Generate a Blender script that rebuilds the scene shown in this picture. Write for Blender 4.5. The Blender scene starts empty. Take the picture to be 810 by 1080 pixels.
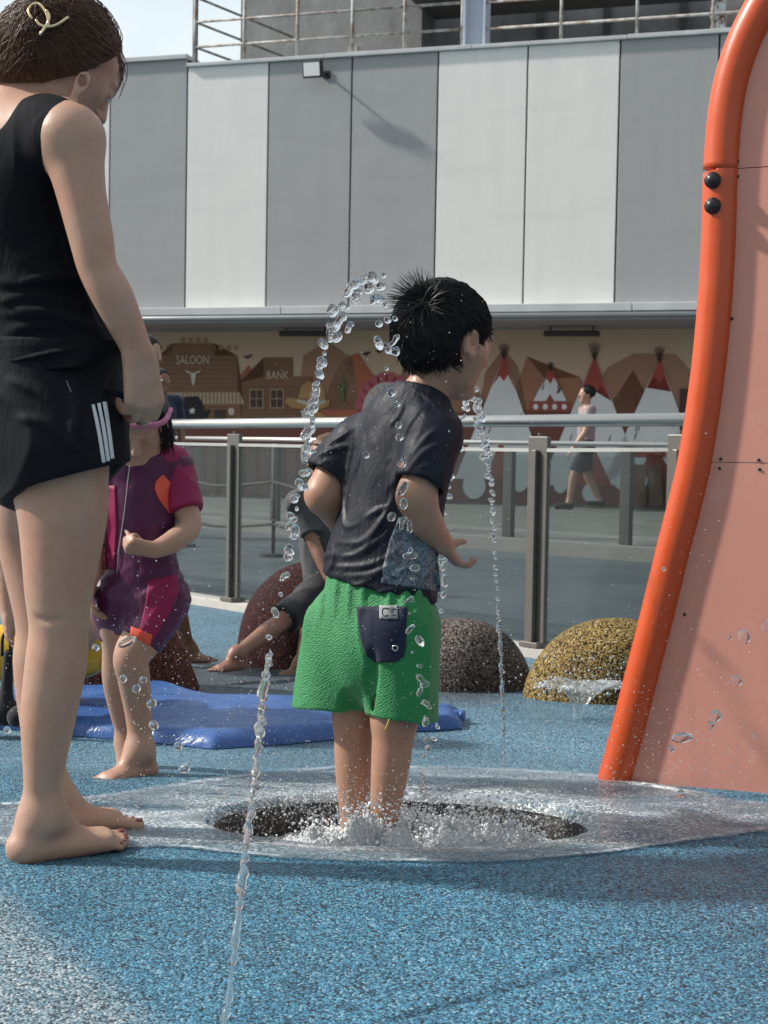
import bpy, bmesh, math, random
import numpy as np
from mathutils import Vector, Matrix
random.seed(7); RNG = np.random.default_rng(7)
SC = bpy.context.scene
COL = SC.collection
# ------------------------------------------------------------------ camera
FPX, PITCH, ROLL, CAMZ = 1600.0, math.atan(70/1600), math.radians(1.0), 0.80
CAM = np.array([0, 0, CAMZ])
_f = np.array([0, math.cos(PITCH), -math.sin(PITCH)]); _u = np.array([0, math.sin(PITCH), math.cos(PITCH)]); _r = np.array([1., 0, 0])
_R = math.cos(ROLL)*_r + math.sin(ROLL)*_u
_U = -math.sin(ROLL)*_r + math.cos(ROLL)*_u
def ray(px, py):
    px = np.asarray(px, float); py = np.asarray(py, float)
    return _f + ((px-405)/FPX)[..., None]*_R + ((540-py)/FPX)[..., None]*_U
def P(px, py, Y):
    d = ray(px, py); return CAM + d*(np.asarray(Y)/d[..., 1])[..., None]
def pix(p):
    q = np.asarray(p, float)-CAM; w = q@_f
    return 405+FPX*(q@_R)/w, 540-FPX*(q@_U)/w
cam_d = bpy.data.cameras.new('camera'); cam = bpy.data.objects.new('camera', cam_d); COL.objects.link(cam)
cam.matrix_world = Matrix([[_R[i], _U[i], -_f[i], CAM[i]] for i in range(3)]+[[0, 0, 0, 1]])
cam_d.sensor_fit = 'VERTICAL'; cam_d.sensor_height = 36; cam_d.sensor_width = 27; cam_d.lens = FPX/1080*36
cam_d.clip_start = .05; cam_d.clip_end = 3000
cam_d.dof.use_dof = True; cam_d.dof.focus_distance = 3.1; cam_d.dof.aperture_fstop = 14.0
SC.camera = cam
# ------------------------------------------------------------------ ground
def sstep(a, b, x):
    t = np.clip((np.asarray(x, float)-a)/(b-a), 0, 1); return t*t*(3-2*t)
def gz(x, y):
    return .045 - .02*sstep(2.6, 3.0, y) - .08*sstep(3.3, 4.3, y) - .065*sstep(4.2, 7.0, y)
def G(px, py):
    d = ray(px, py); t = -CAMZ/d[2]
    for _ in range(40):
        p = CAM+d*t; t += (gz(p[0], p[1])-p[2])/d[2]*.8
    p = CAM+d*t; return p
# ------------------------------------------------------------------ linking helpers
def tag(o, label=None, cat=None, group=None, kind=None):
    if label: o['label'] = label
    if cat: o['category'] = cat
    if group: o['group'] = group
    if kind: o['kind'] = kind
    return o
def empty(name, loc, label, cat, group=None, kind=None):
    o = bpy.data.objects.new(name, None); COL.objects.link(o); o.location = loc; o.empty_display_size = .1
    return tag(o, label, cat, group, kind)
def link(name, me, mat, parent=None, smooth=True):
    """parent transforms are pure translations; mesh data are given in world space"""
    o = bpy.data.objects.new(name, me); COL.objects.link(o)
    for m in (mat if isinstance(mat, (list, tuple)) else [mat]): me.materials.append(m)
    if smooth: me.polygons.foreach_set('use_smooth', [True]*len(me.polygons))
    if parent is not None:
        o.parent = parent
        off = Vector((0, 0, 0)); q = parent
        while q is not None: off += q.location; q = q.parent
        me.transform(Matrix.Translation(-off))
    return o
def mesh(name, V, F):
    me = bpy.data.meshes.new(name)
    me.from_pydata([tuple(map(float, v)) for v in V], [], [tuple(int(i) for i in f) for f in F]); me.update(); return me
def npmesh(name, V, Q):
    V = np.asarray(V, np.float32); Q = np.asarray(Q, np.int32); me = bpy.data.meshes.new(name)
    n, k = Q.shape
    me.vertices.add(len(V)); me.vertices.foreach_set('co', V.ravel())
    me.loops.add(n*k); me.loops.foreach_set('vertex_index', Q.ravel())
    me.polygons.add(n); me.polygons.foreach_set('loop_start', np.arange(0, n*k, k, dtype=np.int32))
    me.update(calc_edges=True); me.validate(); return me
class MB:
    """collects simple shapes into one mesh"""
    def __init__(s): s.V = []; s.F = []
    def add(s, V, F):
        n = len(s.V); s.V += [tuple(v) for v in V]; s.F += [tuple(i+n for i in f) for f in F]; return s
    def hexa(s, c):   # 8 corners: bottom 4 ccw then top 4
        return s.add(c, [(0, 3, 2, 1), (4, 5, 6, 7), (0, 1, 5, 4), (1, 2, 6, 5), (2, 3, 7, 6), (3, 0, 4, 7)])
    def box(s, c, e, ax=None):   # centre, half extents, axes rows
        ax = np.eye(3) if ax is None else np.asarray(ax); c = np.asarray(c, float)
        q = []
        for z in (-1, 1):
            for x, y in ((-1, -1), (1, -1), (1, 1), (-1, 1)): q.append(c+ax[0]*x*e[0]+ax[1]*y*e[1]+ax[2]*z*e[2])
        return s.hexa(q)
    def tube(s, pts, r, n=10, cap=True):
        pts = np.asarray(pts, float); m = len(pts); r = np.broadcast_to(np.asarray(r, float), (m,))
        T = np.gradient(pts, axis=0); T /= np.linalg.norm(T, axis=1)[:, None]+1e-12
        a = np.cross(T[0], [0, 0, 1.]);
        if np.linalg.norm(a) < .05: a = np.cross(T[0], [1., 0, 0])
        a /= np.linalg.norm(a); V = []
        for i in range(m):
            a = a-T[i]*(a@T[i]); a /= np.linalg.norm(a); b = np.cross(T[i], a)
            for j in range(n):
                w = 2*math.pi*j/n; V.append(pts[i]+r[i]*(math.cos(w)*a+math.sin(w)*b))
        F = [(i*n+j, i*n+(j+1) % n, (i+1)*n+(j+1) % n, (i+1)*n+j) for i in range(m-1) for j in range(n)]
        if cap: F += [tuple(range(n))[::-1], tuple((m-1)*n+j for j in range(n))]
        return s.add(V, F)
    def sphere(s, c, r, n=8, m=6, ax=None):
        r = np.broadcast_to(np.asarray(r, float), (3,)); c = np.asarray(c, float); V = [(0, 0, 1.)]; F = []
        for i in range(1, m):
            t = math.pi*i/m
            for j in range(n): V.append((math.sin(t)*math.cos(2*math.pi*j/n), math.sin(t)*math.sin(2*math.pi*j/n), math.cos(t)))
        V.append((0, 0, -1.)); k = len(V)-1
        for j in range(n): F.append((0, 1+j, 1+(j+1) % n))
        for i in range(m-2):
            for j in range(n): F.append((1+i*n+j, 1+(i+1)*n+j, 1+(i+1)*n+(j+1) % n, 1+i*n+(j+1) % n))
        for j in range(n): F.append((k, 1+(m-2)*n+(j+1) % n, 1+(m-2)*n+j))
        W = np.array(V)*r
        if ax is not None: W = W@np.asarray(ax)
        return s.add(W+c, F)
    def build(s, name, mat, parent=None, smooth=False):
        return link(name, mesh(name, s.V, s.F), mat, parent, smooth)
def bev(o, w=.006, n=2):
    m = o.modifiers.new('bevel', 'BEVEL'); m.width = w; m.segments = n; m.limit_method = 'ANGLE'; m.angle_limit = math.radians(40); return o
def spline(pts, n=60):
    pts = np.asarray(pts, float); p = np.vstack([2*pts[0]-pts[1], pts, 2*pts[-1]-pts[-2]]); out = []
    m = len(pts)-1
    for k in range(n):
        t = k/(n-1)*m; i = min(int(t), m-1); t -= i; a, b, c, d = p[i:i+4]
        out.append(.5*((2*b)+(-a+c)*t+(2*a-5*b+4*c-d)*t*t+(-a+3*b-3*c+d)*t**3))
    return np.array(out)
def nrm(v): v = np.asarray(v, float); return v/np.linalg.norm(v)
# ------------------------------------------------------------------ noise
_perm = RNG.random((32, 32, 32)).astype(np.float32)
def vnoise(p):
    p = np.asarray(p, np.float32); i = np.floor(p).astype(np.int32); f = p-i; f = f*f*(3-2*f); i &= 31; j = (i+1) & 31
    a = _perm
    def L(x, y, z): return a[x, y, z]
    x0, y0, z0 = i[..., 0], i[..., 1], i[..., 2]; x1, y1, z1 = j[..., 0], j[..., 1], j[..., 2]
    fx, fy, fz = f[..., 0], f[..., 1], f[..., 2]
    c00 = L(x0, y0, z0)*(1-fx)+L(x1, y0, z0)*fx; c10 = L(x0, y1, z0)*(1-fx)+L(x1, y1, z0)*fx
    c01 = L(x0, y0, z1)*(1-fx)+L(x1, y0, z1)*fx; c11 = L(x0, y1, z1)*(1-fx)+L(x1, y1, z1)*fx
    return (c00*(1-fy)+c10*fy)*(1-fz)+(c01*(1-fy)+c11*fy)*fz-.5
# ------------------------------------------------------------------ distance field bodies
class Field:
    def __init__(s, lo, hi, h):
        s.lo = np.asarray(lo, float); s.h = h; s.n = np.ceil((np.asarray(hi)-s.lo)/h).astype(int)+1
        s.d = np.full(s.n, .25, np.float32)
        s.ax = [(s.lo[k]+h*np.arange(s.n[k])).astype(np.float32) for k in range(3)]
    def blk(s, lo, hi):
        a = np.clip(np.floor((lo-s.lo)/s.h).astype(int), 0, s.n); b = np.clip(np.ceil((hi-s.lo)/s.h).astype(int)+1, 0, s.n)
        if (b <= a).any(): return None, None
        sl = tuple(slice(a[k], b[k]) for k in range(3))
        X, Y, Z = np.meshgrid(*[s.ax[k][sl[k]] for k in range(3)], indexing='ij'); return sl, np.stack([X, Y, Z], -1)
    def mix(s, sl, dn, k, op):
        d = s.d[sl]
        if op == 'sub':
            dn = -dn; h = np.maximum(k-np.abs(d-dn), 0)/k; s.d[sl] = np.maximum(d, dn)+h*h*k*.25
        else:
            h = np.maximum(k-np.abs(d-dn), 0)/k; s.d[sl] = np.minimum(d, dn)-h*h*k*.25
    def cone(s, a, b, ra, rb, k=.02, flat=None, op='add'):
        a = np.asarray(a, float); b = np.asarray(b, float); R = max(ra, rb)+.04+k
        sl, p = s.blk(np.minimum(a, b)-R, np.maximum(a, b)+R)
        if sl is None: return s
        ba = (b-a).astype(np.float32); q = p-a.astype(np.float32); t = np.clip(q@ba/max(float(ba@ba), 1e-9), 0, 1)
        q = q-t[..., None]*ba
        if flat is not None:
            fd = np.asarray(flat[0], np.float32); q = q+fd*(q@fd)[..., None]*(flat[1]-1)
        s.mix(sl, np.sqrt((q*q).sum(-1))-(ra+(rb-ra)*t), k, op); return s
    def chain(s, pts, rs, k=.02, flat=None, op='add', sub=13):
        """one limb: a smooth tapering tube through the points"""
        pts = np.asarray(pts, float); rs = np.asarray(rs, float); m = len(pts)
        Q = spline(np.hstack([pts, rs[:, None]]), (m-1)*sub+1) if m > 2 else np.hstack([pts, rs[:, None]]); R = rs.max()+.04+k
        sl, p = s.blk(pts.min(0)-R, pts.max(0)+R)
        if sl is None: return s
        o = np.array([x.start for x in sl]); out = np.full(p.shape[:3], .25, np.float32)
        for i in range(len(Q)-1):
            a, b, ra, rb = Q[i, :3], Q[i+1, :3], Q[i, 3], Q[i+1, 3]; r_ = max(ra, rb)+.04+k
            s2, q = s.blk(np.minimum(a, b)-r_, np.maximum(a, b)+r_)
            if s2 is None: continue
            ba = (b-a).astype(np.float32); q = q-a.astype(np.float32); t = np.clip(q@ba/max(float(ba@ba), 1e-9), 0, 1); q = q-t[..., None]*ba
            if flat is not None:
                fd = np.asarray(flat[0], np.float32); q = q+fd*(q@fd)[..., None]*(flat[1]-1)
            lo = [max(s2[k_].start, sl[k_].start) for k_ in range(3)]; hi = [min(s2[k_].stop, sl[k_].stop) for k_ in range(3)]
            v = (np.sqrt((q*q).sum(-1))-(ra+(rb-ra)*t))[tuple(slice(lo[k_]-s2[k_].start, hi[k_]-s2[k_].start) for k_ in range(3))]
            t_ = tuple(slice(lo[k_]-o[k_], hi[k_]-o[k_]) for k_ in range(3)); out[t_] = np.minimum(out[t_], v)
        s.mix(sl, out, k, op); return s
    def ell(s, c, r, ax=None, k=.02, op='add'):
        c = np.asarray(c, float); r = np.asarray(r, float); ax = np.eye(3) if ax is None else np.asarray(ax, float); R = r.max()+.04+k
        sl, p = s.blk(c-R, c+R)
        if sl is None: return s
        q = (p-c.astype(np.float32))@ax.T.astype(np.float32)
        k0 = np.sqrt(((q/r)**2).sum(-1)); k1 = np.sqrt(((q/(r*r))**2).sum(-1))
        s.mix(sl, (k0*(k0-1)/np.maximum(k1, 1e-6)).astype(np.float32), k, op); return s
    def pts(s):
        X, Y, Z = np.meshgrid(*s.ax, indexing='ij'); return np.stack([X, Y, Z], -1)
    def cut(s, o, n, k=.004):      # keep the side n points AWAY from
        n = nrm(n); o = np.asarray(o, float)
        dn = ((s.ax[0]-o[0])*n[0])[:, None, None]+((s.ax[1]-o[1])*n[1])[None, :, None]+((s.ax[2]-o[2])*n[2])[None, None, :]
        h = np.maximum(k-np.abs(s.d-dn), 0)/k; s.d = (np.maximum(s.d, dn)+h*h*k*.25).astype(np.float32); return s
    def warp(s, fn, band=.03):     # add fn(points) near the surface
        m = np.abs(s.d) < band; i = np.argwhere(m)
        p = s.lo+i*s.h; s.d[m] += fn(p).astype(np.float32); return s
    def sample(s, p):
        q = (np.asarray(p)-s.lo)/s.h; q = np.clip(q, 0, s.n-1.001); i = q.astype(int); f = (q-i); o = 0
        for a in (0, 1):
            for b in (0, 1):
                for c in (0, 1):
                    w = (f[..., 0] if a else 1-f[..., 0])*(f[..., 1] if b else 1-f[..., 1])*(f[..., 2] if c else 1-f[..., 2])
                    o = o+w*s.d[i[..., 0]+a, i[..., 1]+b, i[..., 2]+c]
        return o
    def grad(s, p):
        e = s.h; g = np.stack([s.sample(p+np.eye(3)[k]*e)-s.sample(p-np.eye(3)[k]*e) for k in range(3)], -1)
        return g/(np.linalg.norm(g, axis=-1, keepdims=True)+1e-9)
    def hit(s, px, py):            # first surface along the sight line through a photo point
        px = np.asarray(px, float); D = ray(px, np.asarray(py, float)); y0, y1 = s.lo[1], s.lo[1]+s.h*(s.n[1]-1)
        out = np.full(px.shape+(3,), np.nan); done = np.zeros(px.shape, bool); hi = s.lo+s.h*(s.n-1)
        for Y in np.arange(y0, y1, s.h*.4):
            p = CAM+D*(Y/D[..., 1])[..., None]; ok = ((p >= s.lo) & (p <= hi)).all(-1) & ~done
            if ok.any():
                v = np.ones(px.shape); v[ok] = s.sample(p[ok]); new = (v < 0) & ~done
                out[new] = p[new]; done |= new
        m = done; U = D[m]/np.linalg.norm(D[m], axis=-1, keepdims=True); b_ = out[m]; a_ = b_-U*s.h*.8
        for _ in range(9):
            c_ = (a_+b_)/2; ins = (s.sample(c_) < 0)[:, None]; b_ = np.where(ins, c_, b_); a_ = np.where(ins, a_, c_)
        out[m] = b_
        return out
    def soften(s, n=1):
        for _ in range(n):
            for k in range(3): s.d = .5*s.d+.25*(np.roll(s.d, 1, k)+np.roll(s.d, -1, k))
        return s
    def surf(s, name, smooth=2):
        d = s.d.copy()
        d[0] = d[-1] = .01; d[:, 0] = d[:, -1] = .01; d[:, :, 0] = d[:, :, -1] = .01
        ins = d < 0; n = s.n
        cnt = np.zeros(n-1, np.int8)
        for a in (0, 1):
            for b in (0, 1):
                for c in (0, 1): cnt += ins[a:n[0]-1+a, b:n[1]-1+b, c:n[2]-1+c]
        idx = np.argwhere((cnt > 0) & (cnt < 8)); vid = np.full(n-1, -1, np.int32); vid[tuple(idx.T)] = np.arange(len(idx))
        acc = np.zeros((len(idx), 3)); num = np.zeros(len(idx))
        cor = [(a, b, c) for a in (0, 1) for b in (0, 1) for c in (0, 1)]
        val = {c: d[idx[:, 0]+c[0], idx[:, 1]+c[1], idx[:, 2]+c[2]] for c in cor}
        for c in cor:
            for k in range(3):
                if c[k] == 0:
                    e = list(c); e[k] = 1; e = tuple(e); v0, v1 = val[c], val[e]; m = (v0 < 0) != (v1 < 0)
                    t = v0[m]/(v0[m]-v1[m]); q = np.tile(np.array(c, float), (m.sum(), 1)); q[:, k] += t
                    acc[m] += q; num[m] += 1
        V = s.lo+(idx+acc/num[:, None])*s.h; Q = []
        for k in range(3):
            a, b = (k+1) % 3, (k+2) % 3
            s0 = [slice(None)]*3; s1 = [slice(None)]*3; s0[k] = slice(0, n[k]-1); s1[k] = slice(1, n[k])
            i0 = ins[tuple(s0)]; i1 = ins[tuple(s1)]; e = np.argwhere(i0 != i1); e = e[(e[:, a] > 0) & (e[:, b] > 0) & (e[:, a] < n[a]-1) & (e[:, b] < n[b]-1)]
            fl = i0[tuple(e.T)]
            def at(da, db):
                q = e.copy(); q[:, a] += da; q[:, b] += db; return vid[tuple(q.T)]
            q = np.stack([at(-1, -1), at(0, -1), at(0, 0), at(-1, 0)], 1); q[~fl] = q[~fl][:, ::-1]; Q.append(q)
        Q = np.concatenate(Q); Q = Q[(Q >= 0).all(1)]
        E = np.concatenate([Q[:, [i, (i+1) % 4]] for i in range(4)])
        for it in range(smooth*2):
            lam = .5 if it % 2 == 0 else -.45
            A = np.zeros_like(V); c = np.bincount(E[:, 0], minlength=len(V))
            for k in range(3): A[:, k] = np.bincount(E[:, 0], V[E[:, 1], k], len(V))
            V = V+lam*(A/np.maximum(c, 1)[:, None]-V)
        return npmesh(name, V, Q)
def ruled(a, b, nu=10, nv=16):
    """photo-space grid between two polylines"""
    def res(p, n):
        p = np.asarray(p, float); L = np.r_[0, np.cumsum(np.linalg.norm(np.diff(p, axis=0), axis=1))]; t = np.linspace(0, L[-1], n)
        return np.stack([np.interp(t, L, p[:, k]) for k in (0, 1)], -1)
    A, B = res(a, nv), res(b, nv); u = np.linspace(0, 1, nu)[None, :, None]
    return A[:, None]*(1-u)+B[:, None]*u
def patch(name, fld, grid, off, mat, parent, drop=.003):
    """a thin piece of cloth lying on a body: grid of photo points carried onto the body's surface"""
    H = fld.hit(grid[..., 0], grid[..., 1]); nv, nu = H.shape[:2]
    bad = np.isnan(H[..., 0])
    if bad.all(): return None
    for _ in range(60):                 # fill gaps with neighbour depth
        if not bad.any(): break
        for (i, j) in np.argwhere(bad):
            Ys = [H[a, b, 1] for a in (i-1, i, i+1) for b in (j-1, j, j+1) if 0 <= a < nv and 0 <= b < nu and not bad[a, b]]
            if Ys: H[i, j] = P(grid[i, j, 0], grid[i, j, 1], np.mean(Ys)); bad[i, j] = False
    N = fld.grad(H); top = H+N*off; bot = H-N*drop
    V = np.concatenate([top.reshape(-1, 3), bot.reshape(-1, 3)]); m = nv*nu; F = []
    for i in range(nv-1):
        for j in range(nu-1):
            q = (i*nu+j, i*nu+j+1, (i+1)*nu+j+1, (i+1)*nu+j); F.append(q[::-1]); F.append(tuple(k+m for k in q))
    ring = [j for j in range(nu)]+[i*nu+nu-1 for i in range(1, nv)]+[(nv-1)*nu+j for j in range(nu-2, -1, -1)]+[i*nu for i in range(nv-2, 0, -1)]
    for k in range(len(ring)):
        a, b = ring[k], ring[(k+1) % len(ring)]; F.append((a, b, b+m, a+m))
    return link(name, mesh(name, V, F), mat, parent)
def strand_mesh(name, curves, r0, r1=.0003, sides=3):
    """many tapered hairs in one mesh; curves (n, m, 3)"""
    C = np.asarray(curves, float); n, m = C.shape[:2]; T = np.gradient(C, axis=1); T /= np.linalg.norm(T, axis=2, keepdims=True)+1e-9
    a = np.cross(T, np.array([.3, .5, .81])); a /= np.linalg.norm(a, axis=2, keepdims=True)+1e-9; b = np.cross(T, a)
    R = np.linspace(1, 0, m)[None, :, None]**.7*r0+r1
    rings = np.stack([C+R*(math.cos(2*math.pi*k/sides)*a+math.sin(2*math.pi*k/sides)*b) for k in range(sides)], 2)
    V = rings.reshape(-1, 3); base = (np.arange(n)*m*sides)[:, None, None]; i = np.arange(m-1)[None, :, None]*sides; k = np.arange(sides)[None, None]
    k2 = (k+1) % sides; Q = np.stack(np.broadcast_arrays(base+i+k, base+i+k2, base+i+sides+k2, base+i+sides+k), -1).reshape(-1, 4)
    return npmesh(name, V, Q)
# ------------------------------------------------------------------ materials
class NT:
    def __init__(s, name):
        s.m = bpy.data.materials.new(name); s.m.use_nodes = True; s.t = s.m.node_tree; s.t.nodes.clear()
        s.out = s.n('ShaderNodeOutputMaterial'); s.tc = None
    def n(s, typ, **kw):
        x = s.t.nodes.new(typ)
        for k, v in kw.items():
            if hasattr(x, k): setattr(x, k, v)
            else: raise KeyError(k)
        return x
    def l(s, a, b): s.t.links.new(a, b)
    def co(s, kind='Object'):
        if s.tc is None: s.tc = s.n('ShaderNodeTexCoord')
        return s.tc.outputs[kind]
    def pos(s):
        return s.n('ShaderNodeNewGeometry').outputs['Position']
    def map(s, v, scale=(1, 1, 1), rot=(0, 0, 0), loc=(0, 0, 0)):
        x = s.n('ShaderNodeMapping'); s.l(v, x.inputs[0]); x.inputs['Scale'].default_value = scale; x.inputs['Rotation'].default_value = rot; x.inputs['Location'].default_value = loc
        return x.outputs[0]
    def noise(s, v, scale, detail=4, rough=.55, dist=0):
        x = s.n('ShaderNodeTexNoise'); s.l(v, x.inputs['Vector']); x.inputs['Scale'].default_value = scale; x.inputs['Detail'].default_value = detail
        x.inputs['Roughness'].default_value = rough; x.inputs['Distortion'].default_value = dist; return x.outputs['Fac']
    def voro(s, v, scale, feature='F1', out='Color', rnd=1):
        x = s.n('ShaderNodeTexVoronoi', feature=feature); s.l(v, x.inputs['Vector']); x.inputs['Scale'].default_value = scale
        x.inputs['Randomness'].default_value = rnd; return x.outputs[out]
    def ramp(s, fac, stops, interp='LINEAR'):
        x = s.n('ShaderNodeValToRGB'); r = x.color_ramp; r.interpolation = interp
        while len(r.elements) > 1: r.elements.remove(r.elements[-1])
        for i, (p, c) in enumerate(stops):
            e = r.elements[0] if i == 0 else r.elements.new(p)
            e.position = p; c = (c, c, c) if isinstance(c, (int, float)) else c; e.color = tuple(c)+(1,)
        s.l(fac, x.inputs[0]); return x.outputs[0]
    def mix(s, fac, a, b, typ='MIX'):
        x = s.n('ShaderNodeMix', data_type='RGBA', blend_type=typ)
        for v, i in ((fac, 0), (a, 6), (b, 7)):
            if isinstance(v, (int, float)): x.inputs[i].default_value = v if i == 0 else (v, v, v, 1)
            elif isinstance(v, (tuple, list)): x.inputs[i].default_value = tuple(v)+(1,)
            else: s.l(v, x.inputs[i])
        return x.outputs[2]
    def math(s, op, a, b=0, c=None):
        x = s.n('ShaderNodeMath', operation=op)
        for i, v in enumerate((a, b, c)):
            if v is None: continue
            if isinstance(v, (int, float)): x.inputs[i].default_value = v
            else: s.l(v, x.inputs[i])
        return x.outputs[0]
    def sep(s, v):
        x = s.n('ShaderNodeSeparateXYZ'); s.l(v, x.inputs[0]); return x.outputs
    def bump(s, h, strength=.3, dist=.002, nrm=None):
        x = s.n('ShaderNodeBump'); s.l(h, x.inputs['Height']); x.inputs['Strength'].default_value = strength; x.inputs['Distance'].default_value = dist
        if nrm is not None: s.l(nrm, x.inputs['Normal'])
        return x.outputs[0]
    def bsdf(s, col, rough=.5, nrm=None, **kw):
        x = s.n('ShaderNodeBsdfPrincipled')
        for key, v in [('Base Color', col), ('Roughness', rough)]+[(k.replace('_', ' '), w) for k, w in kw.items()]:
            i = x.inputs[key]
            if isinstance(v, (int, float)): i.default_value = v
            elif isinstance(v, (tuple, list)): i.default_value = tuple(v)+((1,) if len(v) == 3 and i.type == 'RGBA' else ())
            else: s.l(v, i)
        if nrm is not None: s.l(nrm, x.inputs['Normal'])
        s.l(x.outputs[0], s.out.inputs[0]); return x
def m_plain(name, col, rough=.5, var=.12, scale=6, bump=.0, bscale=60, **kw):
    t = NT(name); v = t.co(); c = t.mix(t.noise(v, scale), tuple(x*(1-var) for x in col), tuple(min(1, x*(1+var)) for x in col))
    nr = t.bump(t.noise(v, bscale, 3), bump, .003) if bump else None
    t.bsdf(c, rough, nr, **kw); return t.m
def m_skin(name, col, rough=.46):
    t = NT(name); v = t.co(); a = t.noise(v, 9, 3); b = t.noise(v, 45, 4, .6)
    c = t.mix(t.ramp(a, [(.3, 0), (.7, 1)]), (col[0]*1.03, col[1]*.9, col[2]*.86), (col[0]*.97, col[1]*1.02, col[2]*1.02))
    c = t.mix(t.ramp(b, [(.4, 0), (.8, .6)]), c, (col[0]*.84, col[1]*.74, col[2]*.7))
    nr = t.bump(t.noise(v, 420, 3), .22, .001); nr = t.bump(t.noise(v, 60, 4, .6), .10, .004, nr)
    x = t.bsdf(c, t.math('MULTIPLY_ADD', b, .18, rough-.08), nr, Subsurface_Weight=.18, Subsurface_Radius=(.012, .005, .003), Subsurface_Scale=1.0)
    x.inputs['Specular IOR Level'].default_value = .45; return t.m
def m_cloth(name, col, rough=.75, weave=900, fold=.0, sheen=.2, bump=.25, var=.15, spec=.3):
    t = NT(name); v = t.co(); c = t.mix(t.noise(v, 14, 4), tuple(x*(1-var) for x in col), tuple(min(1, x*(1+var)) for x in col))
    h = t.noise(v, weave, 2); nr = t.bump(h, bump, .0012)
    if fold: nr = t.bump(t.noise(t.map(v, (1, 1, .35)), 22, 3, .5, 1.2), fold, .01, nr)
    x = t.bsdf(c, rough, nr, Sheen_Weight=sheen, Sheen_Roughness=.5); x.inputs['Specular IOR Level'].default_value = spec; return t.m
def m_wetcloth(name, col, rough=.35):
    t = NT(name); v = t.co(); w = t.noise(v, 11, 4, .6); c = t.mix(w, tuple(x*.7 for x in col), tuple(x*1.2 for x in col))
    nr = t.bump(t.noise(v, 1100, 2), .12, .001); nr = t.bump(t.noise(t.map(v, (1.2, 1.2, .5)), 26, 3, .5, 1.0), .5, .008, nr)
    x = t.bsdf(c, t.ramp(w, [(.3, rough-.1), (.7, rough+.25)]), nr); x.inputs['Specular IOR Level'].default_value = .28; return t.m
def m_granule(name, stops, scale, rough=.6, bump=.5, tint=None, wet=0, nscale=2.0):
    t = NT(name); v = t.co(); vc = t.voro(v, scale); f = t.sep(vc)[0]
    c = t.ramp(f, stops, 'CONSTANT')
    if tint: c = t.mix(t.ramp(t.noise(v, nscale, 4), [(.35, 0), (.7, 1)]), c, t.mix(.5, c, tint))
    d = t.voro(v, scale, out='Distance'); nr = t.bump(d, bump, .004); nr.node.invert = True
    t.bsdf(c, rough, nr).inputs['Specular IOR Level'].default_value = .15; return t.m
def m_ground():
    """rubber granules in several colour mixes, one sheet"""
    t = NT('rubber_ground'); p = t.pos(); x, y, z = t.sep(p)
    vc = t.voro(p, 262); f = t.sep(vc)[0]; f2 = t.sep(vc)[1]
    blue = t.ramp(f, [(0, (.010, .022, .034)), (.20, (.022, .085, .145)), (.44, (.045, .18, .285)), (.75, (.085, .27, .39)), (.93, (.22, .38, .46))], 'CONSTANT')
    grey = t.ramp(f, [(0, (.018, .026, .032)), (.20, (.07, .12, .16)), (.45, (.13, .24, .3)), (.7, (.27, .34, .37)), (.88, (.42, .47, .49))], 'CONSTANT')
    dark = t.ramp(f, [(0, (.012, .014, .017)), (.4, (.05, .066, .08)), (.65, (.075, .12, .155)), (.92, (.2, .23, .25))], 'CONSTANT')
    wob = t.math('MULTIPLY', t.math('SUBTRACT', t.noise(p, 2.2, 5), .5), .5)
    # pale mix at lower left: x + .9*(y-2.1) < -.45
    e = t.math('ADD', t.math('ADD', x, t.math('MULTIPLY', t.math('SUBTRACT', y, 1.95), .62)), t.math('MULTIPLY', wob, .08))
    m1 = t.ramp(t.math('ADD', e, .80), [(.46, 1), (.54, 0)])
    # sheen of the farther floor, put into the colour as a greyer mix
    yw = t.math('ADD', y, wob)
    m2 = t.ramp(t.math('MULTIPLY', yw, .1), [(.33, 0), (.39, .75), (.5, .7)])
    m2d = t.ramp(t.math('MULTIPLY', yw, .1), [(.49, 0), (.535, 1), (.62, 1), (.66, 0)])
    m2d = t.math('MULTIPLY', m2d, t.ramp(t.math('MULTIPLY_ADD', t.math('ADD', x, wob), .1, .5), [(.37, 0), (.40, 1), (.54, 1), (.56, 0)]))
    m1 = t.math('MULTIPLY', m1, t.ramp(t.math('MULTIPLY', y, .1), [(.30, 1), (.33, 0)]))
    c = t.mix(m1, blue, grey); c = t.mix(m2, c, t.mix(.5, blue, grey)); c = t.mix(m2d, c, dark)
    grime = t.ramp(t.noise(p, 1.3, 5, .6), [(.35, .72), (.65, 1.08)]); c = t.mix(1, c, grime, 'MULTIPLY')
    d = t.voro(p, 262, out='Distance'); nr = t.bump(d, .55, .004); nr.node.invert = True
    # the hole's inner wall: charcoal granules
    hm = t.ramp(t.math('MULTIPLY_ADD', z, 5, .5), [(.5, 1), (.515, 0)])
    hx = t.math('MULTIPLY', t.math('SUBTRACT', x, HOLE[0]), 1/(HRX+.02)); hy = t.math('MULTIPLY', t.math('SUBTRACT', y, HOLE[1]), 1/(HRY+.02))
    rr = t.math('ADD', t.math('MULTIPLY', hx, hx), t.math('MULTIPLY', hy, hy)); hm2 = t.ramp(rr, [(.90, 1), (.96, 0)])
    coal = t.ramp(f2, [(0, (.012, .012, .013)), (.5, (.05, .048, .047)), (.75, (.13, .12, .115)), (.93, (.45, .44, .43))], 'CONSTANT')
    c = t.mix(hm2, c, coal)
    # a worn, wetter reddish grey patch round the basin
    t.bsdf(c, t.ramp(t.noise(p, 3, 4), [(.35, .42), (.65, .75)]), nr); return t.m
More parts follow.
